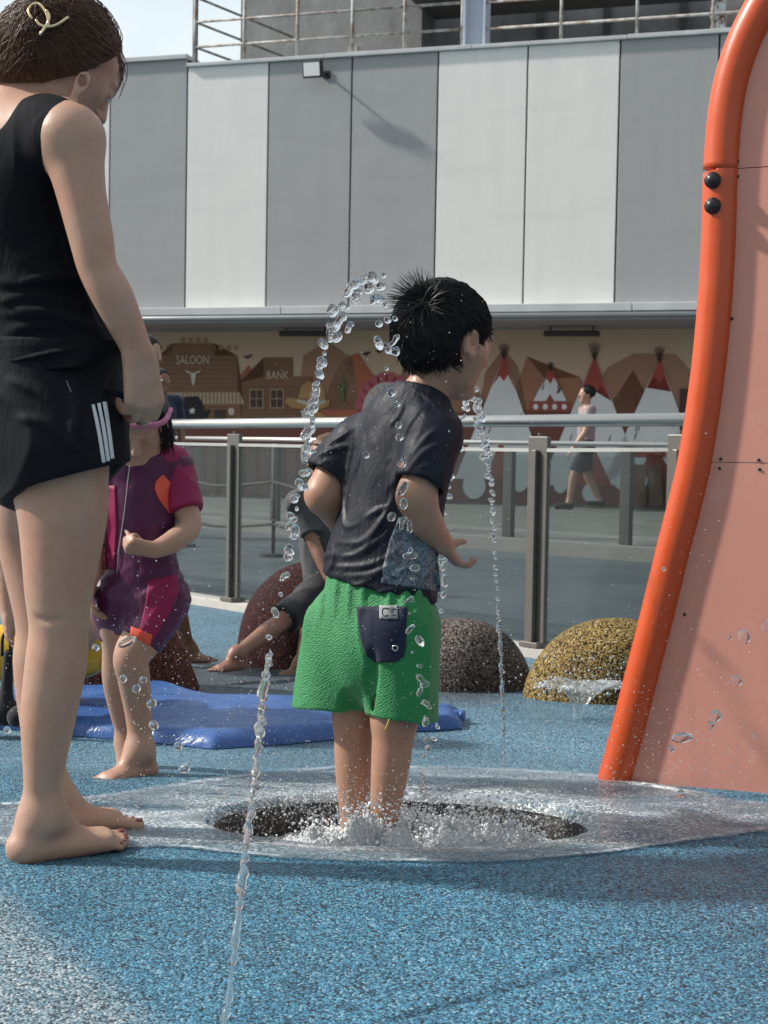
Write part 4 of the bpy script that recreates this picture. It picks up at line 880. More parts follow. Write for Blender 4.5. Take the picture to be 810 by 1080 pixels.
# ------------------------------------------------------------------ the boy
def boy():
    Y0 = 3.12; J = lambda x, y, dy=0.: P(x, y, Y0+dy)
    F = nrm([.62, .78, 0]); R = np.array([F[1], -F[0], 0])
    root = empty('person', (HOLE[0]-.02, Y0, float(gz(*HOLE))-.12), 'boy in dark rash guard and green shorts standing in the splash basin, seen from behind', 'person')
    g = Sculpt(); hc = J(470, 361, -.005); HH = .225; hf = nrm([.78, .60, -.16])
    add_head(g, hc, hf, HH)
    g.chain([J(440, 430), J(451, 408), J(466, 378)], [.052, .043, .046], .03)
    g.chain([J(395, 660), J(400, 600), J(414, 530), J(432, 455)], [.085, .085, .090, .07], .05, (F, 1.35))
    # arms
    shR, elR, wrR = J(457, 459, -.075), J(439, 524, -.125), J(467, 574, -.045); shL, elL, wrL = J(374, 470, .07), J(342, 522, .045), J(392, 582, .17)
    g.chain([shR, J(447, 493, -.11), elR], [.046, .039, .037], .02); g.chain([elR, J(450, 550, -.105), wrR], [.0365, .033, .0225], .02)
    g.chain([shL, J(357, 490, .07), elL], [.047, .041, .038], .02); g.chain([elL, J(365, 552, .1), wrL], [.038, .034, .024], .02)
    add_hand(g, wrR, P(481, 592, Y0-.025)-wrR, [.88, .40, .25], .110, -1, ((18, 28, 18), (26, 36, 22), (34, 44, 26), (42, 50, 30)), .10, .0045, .15)
    g.chain([J(473, 577, -.04), J(482, 572, -.03), J(490, 571, -.02)], [.011, .0085, .0065], .004); 
    add_hand(g, wrL, [.6, -.2, -.5], [.4, -.6, .2], .125, 1, ((30, 40, 20),)*4)
    # legs
    for sgn, kn, cf, an in ((1, J(416, 758, -.045), J(412, 805, -.045), J(401, 905, -.035)), (-1, J(375, 757, .05), J(373, 805, .05), J(374, 905, .05))):
        hip = J(394, 668)+R*.06*sgn; g.chain([hip, kn], [.070, .046], .02); g.chain([kn, cf, (cf*.35+an*.65), an], [.044, .040, .029, .026], .02)
        add_foot(g, an, F+[.2*sgn, 0, 0], .19, float(gz(*HOLE))-.235, sgn, .027)
    fb = g.make(.0036).soften(1); ridge(fb, [(491, 369), (492, 375), (490, 381)], .0042, op='sub', k=.003); body = link('body', fb.surf('body', 3), M_SKIN_B, root)
    eyes(hc, hf, HH, (0, 0, 1), root)
    # ---- shirt
    g = Sculpt(); fl = (F, 1.42)
    g.chain([J(398, 634), J(400, 600), J(412, 545), J(422, 497), J(431, 455), J(436, 434)], [.133, .127, .116, .112, .100, .068], .05, fl)
    g.chain([J(386, 464, .065), J(437, 434), J(456, 458, -.07)], [.052, .047, .054], .03); g.chain([J(442, 434), J(447, 417)], [.060, .052], .02)
    g.cut(J(444, 415), nrm([.32, .30, .9]))          # collar
    g.cut(J(400, 618), nrm([-.2, 0, -.98])); 
    # open sleeve ends
    for sh, a, b, c_, off in ((shR, J(450, 490, -.108), J(442, 512, -.122), J(441, 508, -.12), 0), (shL, J(356, 489, .065), J(344, 506, .055), J(346, 500, .058), 0)):
        dn = nrm(b-a); q = Sculpt(); q.chain([sh, a, b, b+dn*.04], [.053, .054, .052, .051], .022); q.cone(b-dn*.012, b+dn*.08, .045, .047, .004, None, 'sub'); q.cut(c_+dn*.004, dn); g.group(q, .03)
    g.warp(folds(7, 7, 3.2, .0035, 3, 1.0, .5)); g.warp(folds(20, 20, 8, .0016, 8, 1, .4)); g.warp(lambda p: folds(9, 9, 34, .006, 2, 1, -.5)(p)*sstep(J(400, 560)[2], J(400, 612)[2], p[:, 2]), .03)
    fs = g.make(.0036)
    for pts, r in (([(372, 468), (364, 510), (362, 545), (366, 556), (378, 552)], .0045), ([(384, 460), (378, 488), (372, 505)], .004), ([(352, 572), (380, 572), (398, 556), (412, 535)], .0065), ([(345, 585), (372, 586), (395, 572), (420, 552)], .006), ([(386, 575), (408, 540), (417, 515)], .005),
                   ([(342, 597), (375, 598), (400, 592), (425, 575)], .0055), ([(360, 608), (390, 606), (412, 596)], .005), ([(386, 546), (396, 540), (408, 534)], .0045), ([(425, 470), (432, 448), (444, 432)], .004), ([(412, 448), (420, 440), (426, 425)], .0035), ([(436, 478), (450, 462), (462, 452)], .0045), ([(428, 500), (446, 478), (462, 468)], .0045),
                   ([(345, 470), (358, 462), (372, 452)], .0045), ([(336, 480), (352, 474), (368, 470)], .0045), ([(344, 604), (352, 592), (350, 575)], .005), ([(402, 612), (428, 600), (440, 585)], .005)):
        ridge(fs, pts, r)
    # side seam and collar seam
    ridge(fs, [(398, 620), (402, 580), (412, 545), (420, 520), (424, 500)], .0028, k=.003); ridge(fs, [(436, 410), (449, 417), (462, 432), (466, 440)], .003, k=.003)
    ridge(fs, [(427, 512), (438, 500), (452, 500), (461, 512)], .0028, k=.003); ridge(fs, [(428, 506), (440, 494), (454, 494), (464, 506)], .002, k=.003); ridge(fs, [(336, 492), (345, 486), (354, 488)], .0028, k=.003)
    M_RASH = m_wetcloth('dark_rash_guard', (.006, .008, .018), .5)
    sh = link('rash_guard', fs.surf('rash_guard', 1), M_RASH, root)
    t = NT('wave_print'); v = t.co(); q = t.map(v, (1, 1, 1), (0, .7, 0)); n = t.noise(q, 26, 6, .72, 1.8)
    c = t.ramp(n, [(.30, (.012, .018, .03)), (.42, (.035, .07, .10)), (.49, (.20, .25, .28)), (.53, (.02, .024, .035)), (.60, (.10, .10, .12)), (.7, (.36, .40, .42))]); t.bsdf(c, .45, t.bump(n, .2, .004)); 
    gr = ruled([(421, 546), (411, 570), (404, 598), (402, 615)], [(440, 552), (452, 566), (461, 590), (464, 624)], 22, 30); patch('printed_side_panel', fs, gr, .0018, t.m, sh)
    # ---- shorts
    g = Sculpt(); W0_ = J(398, 622)
    g.chain([J(398, 606), J(396, 638), J(393, 675)], [.103, .118, .127], .05, (F, 1.32))
    hL, hR = J(354, 752, .05), J(425, 761, -.05)
    g.cut(J(398, 607), nrm([.05, 0, 1])); 
    for a_, b_, c_, r_, n_ in ((J(366, 662, .045), J(357, 700, .05), J(351, 742, .05), (.085, .081, .080), (.05, 0, -1)), (J(420, 662, -.045), J(423, 705, -.05), J(424, 756, -.05), (.087, .077, .073), (-.07, 0, -1))):
        q = Sculpt(); d_ = nrm(c_-b_); q.chain([a_, b_, c_, c_+d_*.06], list(r_)+[r_[2]], .03); q.cone(c_-d_*.03, c_+d_*.09, r_[2]-.011, r_[2]-.009, .004, None, 'sub'); q.cut(c_, nrm(n_)); g.group(q, .022)

    g.warp(lambda p: folds(26, 26, 5, .005, 4)(p)*sstep(J(396, 690)[2], J(398, 612)[2], p[:, 2])); g.warp(folds(9, 9, 3.5, .007, 12, 1, .15))
    fq = g.make(.004)
    ridge(fq, [(394, 685), (392, 715), (390, 745), (389, 762)], .009, op='sub', k=.014); ridge(fq, [(378, 640), (378, 670), (386, 705)], .004, k=.006)
    for x, y in ((342, 628), (356, 624), (370, 624), (384, 624), (412, 626), (428, 628), (442, 628)): ridge(fq, [(x, 612), (x-1, y), (x-3, y+26)], .0045, k=.008)
    t = NT('green_seersucker'); v = t.co(); q = t.map(v, (1, 1, 1), (0, .65, 0)); wv = t.n('ShaderNodeTexWave', wave_type='BANDS', bands_direction='Z'); t.l(q, wv.inputs[0]); wv.inputs['Scale'].default_value = 62; wv.inputs['Distortion'].default_value = 8; wv.inputs['Detail'].default_value = 2; wv.inputs['Detail Scale'].default_value = 2.2
    n = t.noise(v, 190, 3); hgt = t.math('MULTIPLY_ADD', n, 2.6, wv.outputs[1])
    c = t.mix(hgt, (.005, .14, .034), (.012, .225, .06)); c = t.mix(t.ramp(t.noise(v, 6, 3), [(.35, 0), (.7, .35)]), c, (.01, .16, .045)); t.bsdf(c, .62, t.bump(hgt, .42, .003), Sheen_Weight=.15)
    shorts = link('shorts', fq.surf('shorts', 1), t.m, root)
    M_NAVY = m_cloth('navy_pocket_cloth', (.008, .012, .035), .7)
    L = [(377, 640), (378.5, 660), (381, 676), (386, 690), (395, 698)]; Rr = [(429, 640), (428.5, 660), (428, 680), (426, 692), (418, 698)]
    pk = patch('pocket', fq, ruled(L, Rr, 20, 22), .0035, M_NAVY, shorts)
    lb = patch('label', fq, ruled([(401, 639), (401, 653)], [(420, 639), (420, 653)], 8, 6), .0052, m_cloth('grey_label', (.33, .34, .33), .7), pk)
    ink = m_plain('label_ink', (.03, .03, .035), .7)
    for a in ([(410.2, 642.5), (406.5, 642.2), (404.6, 645), (405, 648.5), (407, 649.8), (409.6, 648.8)], [(412, 643), (417.5, 643.2)], [(411.5, 646), (415.5, 646.2)], [(412, 649.2), (418, 649.2)]):
        q = spline(a, 16) if len(a) > 3 else np.array(a); H = fq.hit(q[:, 0], q[:, 1]); H = H[~np.isnan(H[:, 0])]
        if len(H) > 1: MB().tube(H+fq.grad(H)*.0056, .0011, 6).build('lettering', ink, lb, True)
    e = fq.hit(np.array([417.]), np.array([683.]))[0]
    if not np.isnan(e[0]):
        N = fq.grad(e[None])[0]; aa = nrm(np.cross(N, [0, 0, 1])); bb = np.cross(N, aa); ring = [e+N*.0045+(aa*math.cos(w)+bb*math.sin(w))*.0052 for w in np.linspace(0, 2*math.pi, 17)]; MB().tube(ring, .0016, 6).build('eyelet', M_STEEL, pk, True)
    # yellow drawcord hanging under the hem
    MB().tube(spline([J(412, 752, -.11), J(410, 760, -.115), J(406, 770, -.115)], 8), .0016, 6).build('drawcord', m_plain('yellow_cord', (.6, .45, .1), .7), shorts, True)
    # ---- hair
    f, r, u = axes(hf); A_ = np.array([r, f, u]); g = Sculpt(); at = lambda x, y, z: hc+(r*x+f*y+u*z)*HH
    g.ell(at(0, -.045, .15), (.372*HH, .455*HH, .408*HH), A_, .01); g.ell(at(0, -.24, .02), (.31*HH, .235*HH, .3*HH), A_, .05)
    g.cut(J(444, 389), nrm([.12, .05, -1]), .012); g.cut(at(0, .30, .18), nrm(f*.86-u*.5), .012)
    g.ell(at(.37, .02, -.05), (.14*HH, .13*HH, .19*HH), A_, .012, 'sub'); g.ell(at(-.36, .03, -.08), (.13*HH, .13*HH, .17*HH), A_, .02, 'sub')
    g.ell(at(.33, .2, -.22), (.2*HH, .2*HH, .22*HH), A_, .01, 'sub'); g.warp(grains(90, .006)); fh = g.make(.004); me = fh.surf('hair', 1); cap = {'me': me, 'f': fh}
    whorl = fh.hit(np.array([444.]), np.array([318.]))[0]
    face_ok = lambda V: ((V-hc)@f < .10*HH) | ((V-hc)@u > .14*HH)
    c1 = hair_strands(cap, 6500, whorl, .040, .0008, .0011, None, 1, 7, None, .5, .28, face_ok)
    c2 = hair_strands(cap, 230, whorl, .058, .0009, .001, (.06, 1.25), 5, 7, None, .12, .34, lambda V: np.linalg.norm(V-whorl, axis=1) < .024, (-1.0, 0, .5))
    c3 = hair_strands(cap, 900, whorl, .036, .0008, .001, (.4, .16), 9, 7, None, .3, .5, face_ok)
    hair = link('hair', me, M_HAIR_K, root)
    link('hair_strands', strand_mesh('hair_strands', np.concatenate([c1, c2, c3]), .00085), M_HAIR_K, hair, True)
    return root
def _local_cut(self, o, n, rad):
    n = nrm(n); o = np.asarray(o, float); sl, p = self.blk(o-rad, o+rad); dn = (p-o.astype(np.float32))@n.astype(np.float32); w = np.sqrt(((p-o)**2).sum(-1)) < rad
    d = self.d[sl]; self.d[sl] = np.where(w, np.maximum(d, dn), d)
Field.local_cut = _local_cut
boy()
# ------------------------------------------------------------------ the woman at the left
def woman():
    Y0 = 2.80; J = lambda x, y, dy=0.: P(x, y, Y0+dy)
    F = nrm([.95, .30, 0]); R = np.array([F[1], -F[0], 0])
    root = empty('person', G(60, 880), 'barefoot woman in black tank top and white-striped black shorts with bowed head', 'person')
    g = Sculpt(); HH = .225; hf = nrm([.56, .48, -.67]); hc = J(72, 69)
    f, r, u = add_head(g, hc, hf, HH, ears=False)
    A = np.array([r, f, u]); ce = J(87, 86, -.083); ue = nrm([.42, .1, .9]); ne = nrm(np.cross(ue, np.cross([.45, -.89, 0], ue))); e = np.array([ne, np.cross(ue, ne), ue])
    g.ell(ce, (.0065, .0145, .0225), e, .003); g.ell(ce+ne*.008+ue*.003, (.0085, .0085, .0155), e, .002, 'sub'); g.ell(ce-ue*.02, (.006, .007, .008), e, .004)
    # neck and trunk
    g.chain([J(12, 140, .02), J(30, 108, .01), J(58, 84)], [.062, .052, .055], .04)
    g.chain([J(48, 455), J(42, 360), J(30, 270), J(18, 190), J(14, 140, .02)], [.125, .108, .115, .115, .07], .06, (R, .82))
    g.chain([J(4, 146, .17), J(12, 141, .03), J(58, 137, -.10), J(72, 146, -.14)], [.058, .06, .055, .06], .04)
    # right arm
    sh, el, wr = J(76, 148, -.145), J(103, 282, -.16), J(146, 372, -.13)
    g.chain([sh, J(85, 200, -.155), J(96, 250, -.16), el, J(120, 315, -.155), wr], [.055, .0435, .0385, .0345, .0355, .0255], .02)
    add_hand(g, wr, P(153, 430, Y0-.12)-wr, [-.62, .75, 0], .178, 1, ((38, 55, 35), (42, 58, 38), (46, 60, 40), (52, 60, 40)), .03, .007, .55, .2)
    # left arm, beyond the trunk
    g.chain([J(4, 142, .17), J(45, 255, .24), J(118, 350, .16)], [.055, .042, .03], .02); add_hand(g, J(118, 350, .16), [.75, -.2, -.55], [-.2, -.3, -.8], .17, 1, ((50, 60, 40),)*4)
    # legs
    dR, dL = -.08, .18; hip = J(62, 500, -.07)
    g.chain([hip, J(66, 545, dR), J(62, 620, dR), J(62, 662, dR), J(59, 700, dR), J(51, 755, dR), J(46, 815, dR), J(44, 862, dR+.005)], [.089, .079, .061, .0535, .055, .0495, .0365, .0325], .03)
    zR, zL = float(gz(-.65, 2.75)), float(gz(-.6, 3.0))
    nailsR = add_foot(g, J(44, 862, dR+.005), P(134, 888, 2.83)-P(40, 893, Y0+dR), .232, zR, 1, .034)
    g.chain([J(44, 500, .09), J(36, 560, dL), J(44, 655, dL), J(43, 700, dL), J(46, 765, dL), J(52, 835, dL)], [.086, .074, .052, .054, .045, .031], .03)
    nailsL = add_foot(g, J(52, 838, dL), [1, .28, 0], .225, zL+.002, -1, .034)
    fb = g.make(.0037); ridge(fb, [(36, 650), (48, 655), (70, 653)], .0035, op='sub', k=.006); fb.soften(1); ridge(fb, [(79, 93), (80, 82), (85, 75), (92, 73), (96, 78), (94, 87), (88, 96), (84, 99)], .0032, k=.003); ridge(fb, [(85, 79), (87, 86), (86, 93)], .0062, op='sub', k=.003); body = link('body', fb.surf('body', 3), M_SKIN_W, root); eyes(hc, hf, HH, (0, 0, 1), root)
    M_NAIL = m_plain('toenail_varnish', (.22, .045, .05), .25)
    for tips, tf, tr in (nailsR, nailsL):
        for q, rr in tips: MB().sphere(q-tf*rr*.3, (rr*.62, rr*.7, rr*.28), 10, 6, np.array([tr, tf, [0, 0, 1]])).build('toenail', M_NAIL, body, True)
    # ---- tank top
    g = Sculpt(); 
    g.chain([J(62, 402, -.01), J(48, 350), J(33, 280), J(20, 200), J(14, 150, .02)], [.135, .122, .121, .122, .085], .05, (R, .86))
    g.cone(J(50, 345, -.03), J(112, 392, -.05), .085, .035, .06)            # front hem pulled forward
    g.chain([J(4, 146, .17), J(12, 142, .03), J(50, 138, -.095), J(66, 146, -.13)], [.064, .067, .062, .064], .04)
    # neckline, arm hole
    q = [J(-40, 150, -.2), J(20, 111, -.12), J(48, 96, -.07)]; g.cone(J(-10, 106, -.1), J(34, 94, -.08), .062, .045, .01, None, 'sub'); g.cone(J(20, 95, .1), J(60, 70, 0), .08, .05, .01, None, 'sub')
    g.cone(J(93, 140, -.30), J(90, 142, -.06), .062, .052, .012, None, 'sub'); g.cone(J(86, 178, -.28), J(84, 184, -.08), .045, .035, .012, None, 'sub')
    g.cut(J(66, 396, 0), nrm([.42, 0, -1]))
    g.warp(folds(6, 6, 4, .006, 21, 1.2, -.9)); g.warp(lambda p: folds(5, 5, 26, .010, 24, 1.2, -.25)(p)*sstep(J(50, 240)[2], J(50, 320)[2], p[:, 2]))
    ft = g.make(.0042)
    for pts, r_ in (([(0, 318), (40, 312), (85, 322)], .008), ([(0, 332), (50, 330), (100, 352)], .008), ([(10, 348), (60, 345), (112, 370)], .007), ([(70, 250), (84, 300), (104, 350)], .006), ([(60, 215), (76, 280), (96, 330)], .005), ([(20, 300), (60, 290), (80, 296)], .006)): ridge(ft, pts, r_, k=.01)
    ridge(ft, [(54, 116), (49, 130), (48, 152), (54, 178), (62, 200)], .0028, k=.003)
    M_TANK = m_cloth('black_jersey', (.0045, .005, .008), .85, 800, .35, .0, .3, .15, .15)
    link('tank_top', ft.surf('tank_top', 1), M_TANK, root)
    # ---- shorts
    g = Sculpt(); g.chain([J(50, 372), J(47, 420), J(46, 462)], [.140, .146, .140], .05, (R, .86))
    for a_, b_, c_, r_, n_ in ((J(55, 440, -.05), J(64, 470, -.075), J(72, 503, -.08), (.125, .121, .112), (.28, 0, -1)), (J(45, 440, .07), J(42, 470, .11), J(40, 497, .14), (.12, .108, .104), (.1, 0, -1))):
        q = Sculpt(); d_ = nrm(c_-b_); q.chain([a_, b_, c_, c_+d_*.06], list(r_)+[r_[2]], .04, (R, 1.0)); q.cone(c_-d_*.03, c_+d_*.12, r_[2]-.012, r_[2]-.010, .004, None, 'sub'); q.cut(c_, nrm(n_)); g.group(q, .03)
    g.cut(J(50, 362), [0, 0, 1]); g.warp(folds(7, 7, 5, .006, 40, 1, .7)); 
    fs = g.make(.0045)
    for pts, r_ in (([(10, 400), (50, 420), (96, 470)], .006), ([(78, 392), (80, 430), (76, 470)], .005), ([(110, 400), (104, 420), (110, 440)], .006), ([(20, 440), (50, 448), (84, 478)], .005)): ridge(fs, pts, r_, k=.012)
    ridge(fs, [(16, 511), (60, 498), (100, 482), (126, 470)], .0025, k=.003); ridge(fs, [(2, 366), (40, 364), (80, 368), (112, 384)], .003, k=.004)
    M_SHORT = m_cloth('black_woven_shorts', (.005, .006, .0095), .75, 1200, .3, .0, .2, .15, .18)
    sh = link('shorts', fs.surf('shorts', 1), M_SHORT, root); M_ST = m_cloth('white_stripe', (.62, .62, .62), .7)
    for x0, x1, y0, y1 in ((96.5, 107.5, 427, 488), (102.5, 112.2, 425.5, 486.5), (108.3, 116.6, 424, 484)):
        c = spline([(x0, y0), (x0+(x1-x0)*.55, y0+30), (x1, y1)], 16); patch('white_stripe', fs, ruled(c, c+np.array([3.2, -.4]), 5, 24), .0022, M_ST, sh)
    patch('reflective_tick', fs, ruled([(69.5, 402), (74.5, 414)], [(71, 401.6), (76, 413.6)], 4, 8), .002, m_cloth('grey_tick', (.12, .12, .125), .6), sh)
    # dark loop held in the hand
    MB().tube(spline([J(112, 413, -.13), J(122, 415, -.135), J(132, 418, -.13)], 10), .0055, 8).build('waist_cord', M_TANK, sh, True)
    # ---- hair, twisted up with a claw clip
    A_ = np.array([r, f, u]); g = Sculpt(); at = lambda x, y, z: hc+(r*x+f*y+u*z)*HH
    g.ell(J(78, 55, .0), (.37*HH, .445*HH, .40*HH), A_, .01); g.ell(J(44, 55, .0), (.065, .085, .075), None, .06); g.ell(J(30, 58, .0), (.055, .065, .062), None, .05); g.ell(J(8, 78, .02), (.035, .05, .045), None, .05); g.ell(J(62, 22, 0), (.05, .06, .04), None, .04)
    n1, n2 = nrm([.16, .62, -.80]), nrm([.55, .58, -.62]); g.cut(J(115, 95, -.055), n2, .006); g.cut(J(40, 93, -.085), n1, .006)
    g.ell(J(90, 84, -.09), (.022, .05, .030), None, .012, 'sub'); g.cone(J(100, 108, -.1), J(112, 118, .1), .04, .04, .01, None, 'sub')
    g.warp(grains(24, .006)); fh = g.make(.0045); me = fh.surf('hair', 1); cap = {'me': me, 'f': fh}
    clip = J(44, 26, -.06)
    hk = lambda V: (fh.grad(V)@n1 < .8) & (fh.grad(V)@n2 < .8)
    c1 = hair_strands(cap, 9500, clip, .11, .0010, .0011, None, 3, 7, clip, 0, .06, hk)
    c2 = hair_strands(cap, 500, clip, .09, .0005, .004, None, 4, 7, clip, -.1, .3, hk)
    rg = np.random.default_rng(4); tw = []
    for k in range(60):          # hair curling out over the clip, wisps at nape, temple and crown
        b = J(60+rg.normal(0, 10), 14+rg.normal(0, 4), rg.normal(-.02, .03)); q = [b]; a0_ = rg.uniform(-.3, .5)
        for s in range(7): q.append(q[-1]+np.array([.011*math.cos(a0_+s*.38), rg.normal(0, .001), .011*math.sin(a0_+.7-s*.38)]))
        tw.append(q)
    for k in range(46):
        b = J(rg.uniform(2, 45), 98+rg.uniform(-6, 8), rg.uniform(-.06, .0)); q = [b]; d = np.array([-.35, 0, -.9]) if k % 2 else np.array([-.9, 0, -.3])
        for s in range(7): q.append(q[-1]+d*.007+rg.normal(0, .0016, 3))
        tw.append(q)
    for k in range(26):
        b = J(125+rg.normal(0, 1.2), 58+rg.normal(0, 5), -.05+rg.normal(0, .01)); q = [b]; k_ = rg.uniform(.4, 1.3)
        for s in range(7): q.append(q[-1]+np.array([.0035*math.cos(s*.5)*k_, 0, -.0085*k_])+rg.normal(0, .0008, 3))
        tw.append(q)
    for k in range(40):
        b = J(rg.uniform(20, 115), 10, rg.uniform(-.05, .05)); b = b+[0, 0, .0]; q = [b]; d = nrm([rg.normal(-.6, .4), 0, rg.uniform(.1, .9)])
        for s in range(7): q.append(q[-1]+d*.004+np.array([0, 0, -.0004*s]))
        tw.append(q)
    hair = link('hair', me, M_HAIR_B, root)
    link('hair_strands', strand_mesh('hair_strands', np.concatenate([c1, c2, np.array(tw)]), .00055), M_HAIR_B, hair, True)
    M_GOLD = m_plain('gold_clip', (.72, .56, .34), .18, .05, Metallic=.9); mb = MB()
    for pts in ([(34, 20), (30, 12), (34, 5), (41, 4), (46, 9), (50, 17), (51, 25), (47, 30), (42, 37)], [(38, 21), (42, 26), (50, 28), (60, 26), (72, 18)], [(46, 30), (50, 25), (52, 17), (49, 11)]):
        q = spline([(x, y, 0) for x, y in pts], 26); H = fh.hit(q[:, 0], q[:, 1]); yy = np.where(np.isnan(H[:, 1]), np.nanmin(H[:, 1])+.03, H[:, 1]-.013); mb.tube(P(q[:, 0], q[:, 1], yy), .0028, 8)
    cl = mb.build('claw_clip', M_GOLD, hair, True)
    return root
woman()
# ------------------------------------------------------------------ the girl in the purple suit
def girl():
    Y0 = float(G(150, 816)[1])-.0; J = lambda x, y, dy=0.: P(x, y, Y0+dy)
    root = empty('person', G(150, 812), 'girl in wet purple zip-up swimsuit with coral patches, fist at her waist, face hidden', 'person')
    F = nrm([-.28, -.96, 0]); R = np.array([F[1], -F[0], 0]); HH = .195; hc = J(144, 447, -.03); hf = nrm([.12, -.8, -.6])
    g = Sculpt(); f, r, u = add_head(g, hc, hf, HH)
    g.chain([J(147, 500), J(146, 480, -.01), J(144, 460)], [.05, .042, .045], .03)
    g.chain([J(156, 632), J(150, 585), J(147, 530), J(147, 495)], [.070, .066, .072, .060], .05, (F, 1.25))
    shL, elL, wrL = J(181, 493, .02), J(200, 554, -.03), J(164, 580, -.12); shR, elR, wrR = J(108, 496, .02), J(92, 550, .02), J(96, 605, -.05)
    g.chain([shL, J(190, 523, -.005), elL, J(184, 570, -.08), wrL], [.043, .034, .028, .027, .020], .02); add_hand(g, wrL, [-.85, -.3, .15], [.1, .75, .6], .12, 1, ((70, 85, 55), (74, 88, 55), (78, 90, 55), (80, 90, 55)), .03, .005, .9)
    g.chain([shR, J(98, 525), elR, wrR], [.046, .041, .038, .025], .02); add_hand(g, wrR, [0, -.2, -1], [.9, .2, 0], .12, -1)
    zf = float(gz(*G(150, 812)[:2]))
    kn, an = J(139, 692, -.06), J(148, 792, -.01); g.chain([J(170, 640, 0), J(156, 665, -.04), kn, J(141, 715, -.04), J(146, 750, -.01), an], [.060, .052, .043, .038, .033, .024], .02)
    add_foot(g, an, P(104, 812, Y0-.10)-P(150, 812, Y0), .17, zf, -1, .0255)
    an2 = J(136, 780, .16); g.chain([J(130, 640, .02), J(128, 680, .06), J(126, 715, .1), J(131, 750, .14), an2], [.07, .047, .042, .036, .026], .02); add_foot(g, J(137, 784, .16), [-.3, -.9, 0], .165, float(gz(-.7, 4.1)), 1, .0255)
    fb = g.make(.0045).soften(1); link('body', fb.surf('body', 3), M_SKIN_G, root)
    g = Sculpt()
    g.chain([J(157, 640), J(153, 610), J(150, 580), J(147, 530), J(147, 496), J(146, 484)], [.084, .086, .080, .086, .074, .053], .05, (F, 1.25)); g.chain([shR, J(146, 488), shL], [.053, .055, .053], .03)
    g.cut(J(146, 481), nrm([0, .15, 1]))
    for a_, b_, c_, r_, n_ in ((J(168, 632), J(158, 658, -.035), J(148.5, 677, -.05), (.070, .059, .053), nrm(J(136, 690, -.06)-J(160, 655, -.03))), (J(130, 635, .02), J(128, 658, .05), J(127, 675, .06), (.078, .06, .055), (0, 0, -1))):
        q = Sculpt(); d_ = nrm(c_-b_); q.chain([a_, b_, c_, c_+d_*.04], list(r_)+[r_[2]], .02); q.cut(c_, n_); g.group(q, .02)
    for sh, el, side in ((shR, elR, -1), ):
        d_ = nrm(el-sh); q = Sculpt(); q.chain([sh, sh+d_*.08, sh+d_*.17], [.053, .049, .047], .02); q.cut(sh+(el-sh)*.78, d_); g.group(q, .03)
    g.warp(folds(16, 16, 8, .0035, 60, 1, .5)); g.warp(lambda p: folds(14, 14, 40, .007, 64, 1, -.4)(p)*np.exp(-((p[:, 2]-J(150, 618)[2])/.05)**2))
    fs = g.make(.0048); su = link('swimsuit', fs.surf('swimsuit', 1), m_wetcloth('dark_plum_swimsuit', (.085, .018, .062), .32), root)
    M_MAG = m_wetcloth('magenta_cloth', (.26, .014, .075), .5); M_COR = m_cloth('coral_cloth', (.75, .10, .06), .6, 900, .1, .1, .1)
    fr_, rr_, _ = axes(F)
    q = Sculpt(); d_ = nrm(elL-shL); q.chain([J(168, 487, .0), shL, shL+d_*.08, shL+d_*.19], [.046, .051, .046, .044], .02); q.cut(shL+(elL-shL)*.76, d_); q.cut(J(167, 492), nrm([-1, 0, .35])); q.warp(folds(16, 16, 10, .003, 70, 1, .5)); link('sleeve', q.make(.0048).surf('sleeve', 1), M_MAG, su)
    patch('coral_patch', fs, ruled([(171, 501), (164, 508), (163, 516), (168, 528), (178, 541)], [(172, 501), (178, 508), (183, 518), (185, 528), (182, 541)], 14, 22), .0042, M_COR, su)
    patch('magenta_flank', fs, ruled([(157, 612), (154, 635), (150, 655), (147, 668)], [(186, 606), (188, 625), (179, 645), (161, 676)], 22, 24), .003, M_MAG, su)
    patch('magenta_flank', fs, ruled([(114, 512), (113, 560), (112, 600)], [(122, 512), (124, 560), (121, 600)], 8, 20), .003, M_MAG, su)
    patch('coral_band', fs, ruled([(139, 661), (138.5, 671)], [(160, 669), (158, 681)], 14, 8), .0045, M_COR, su)
    H = fs.hit(np.array([138, 136, 134, 131, 126, 124.]), np.array([484, 500, 520, 545, 580, 605.])); H = H[~np.isnan(H[:, 0])]
    MB().tube(H+fs.grad(H)*.002, .0013, 6).build('zip', m_plain('zip_silver', (.45, .42, .44), .35, Metallic=.6), su, True)
    # hair
    A_ = np.array([r, f, u]); g = Sculpt(); at = lambda x, y, z: hc+(r*x+f*y+u*z)*HH
    g.ell(at(0, -.06, .14), (.39*HH, .47*HH, .41*HH), A_, .01); g.cut(at(0, .27, .22), nrm(f*.85-u*.5), .01); g.ell(at(0, .4, -.2), (.3*HH, .4*HH, .45*HH), A_, .02, 'sub')
    for s in (-1, 1): g.chain([at(s*.34, -.12, .05), at(s*.37, -.16, -.25), at(s*.33, -.12, -.6)], [.014, .010, .004], .01)
    g.warp(grains(80, .006)); fh = g.make(.0048); hair = link('hair', fh.surf('hair', 1), M_HAIR_K, root)
    st = []; rg = np.random.default_rng(8)
    for k in range(90):
        s = -1 if k % 2 else 1; b = at(s*rg.uniform(.18, .4), rg.uniform(.0, .3), rg.uniform(.0, .25)); e = at(s*rg.uniform(.22, .42), rg.uniform(.0, .34), rg.uniform(-.8, -.35)); t_ = np.linspace(0, 1, 9)[:, None]
        st.append(b*(1-t_)+e*t_+np.sin(t_*math.pi)*(f*.05+r*s*.05)*HH+rg.normal(0, .001, (9, 3)))
    link('hair_strands', strand_mesh('hair_strands', np.array(st), .0011), M_HAIR_K, hair, True)
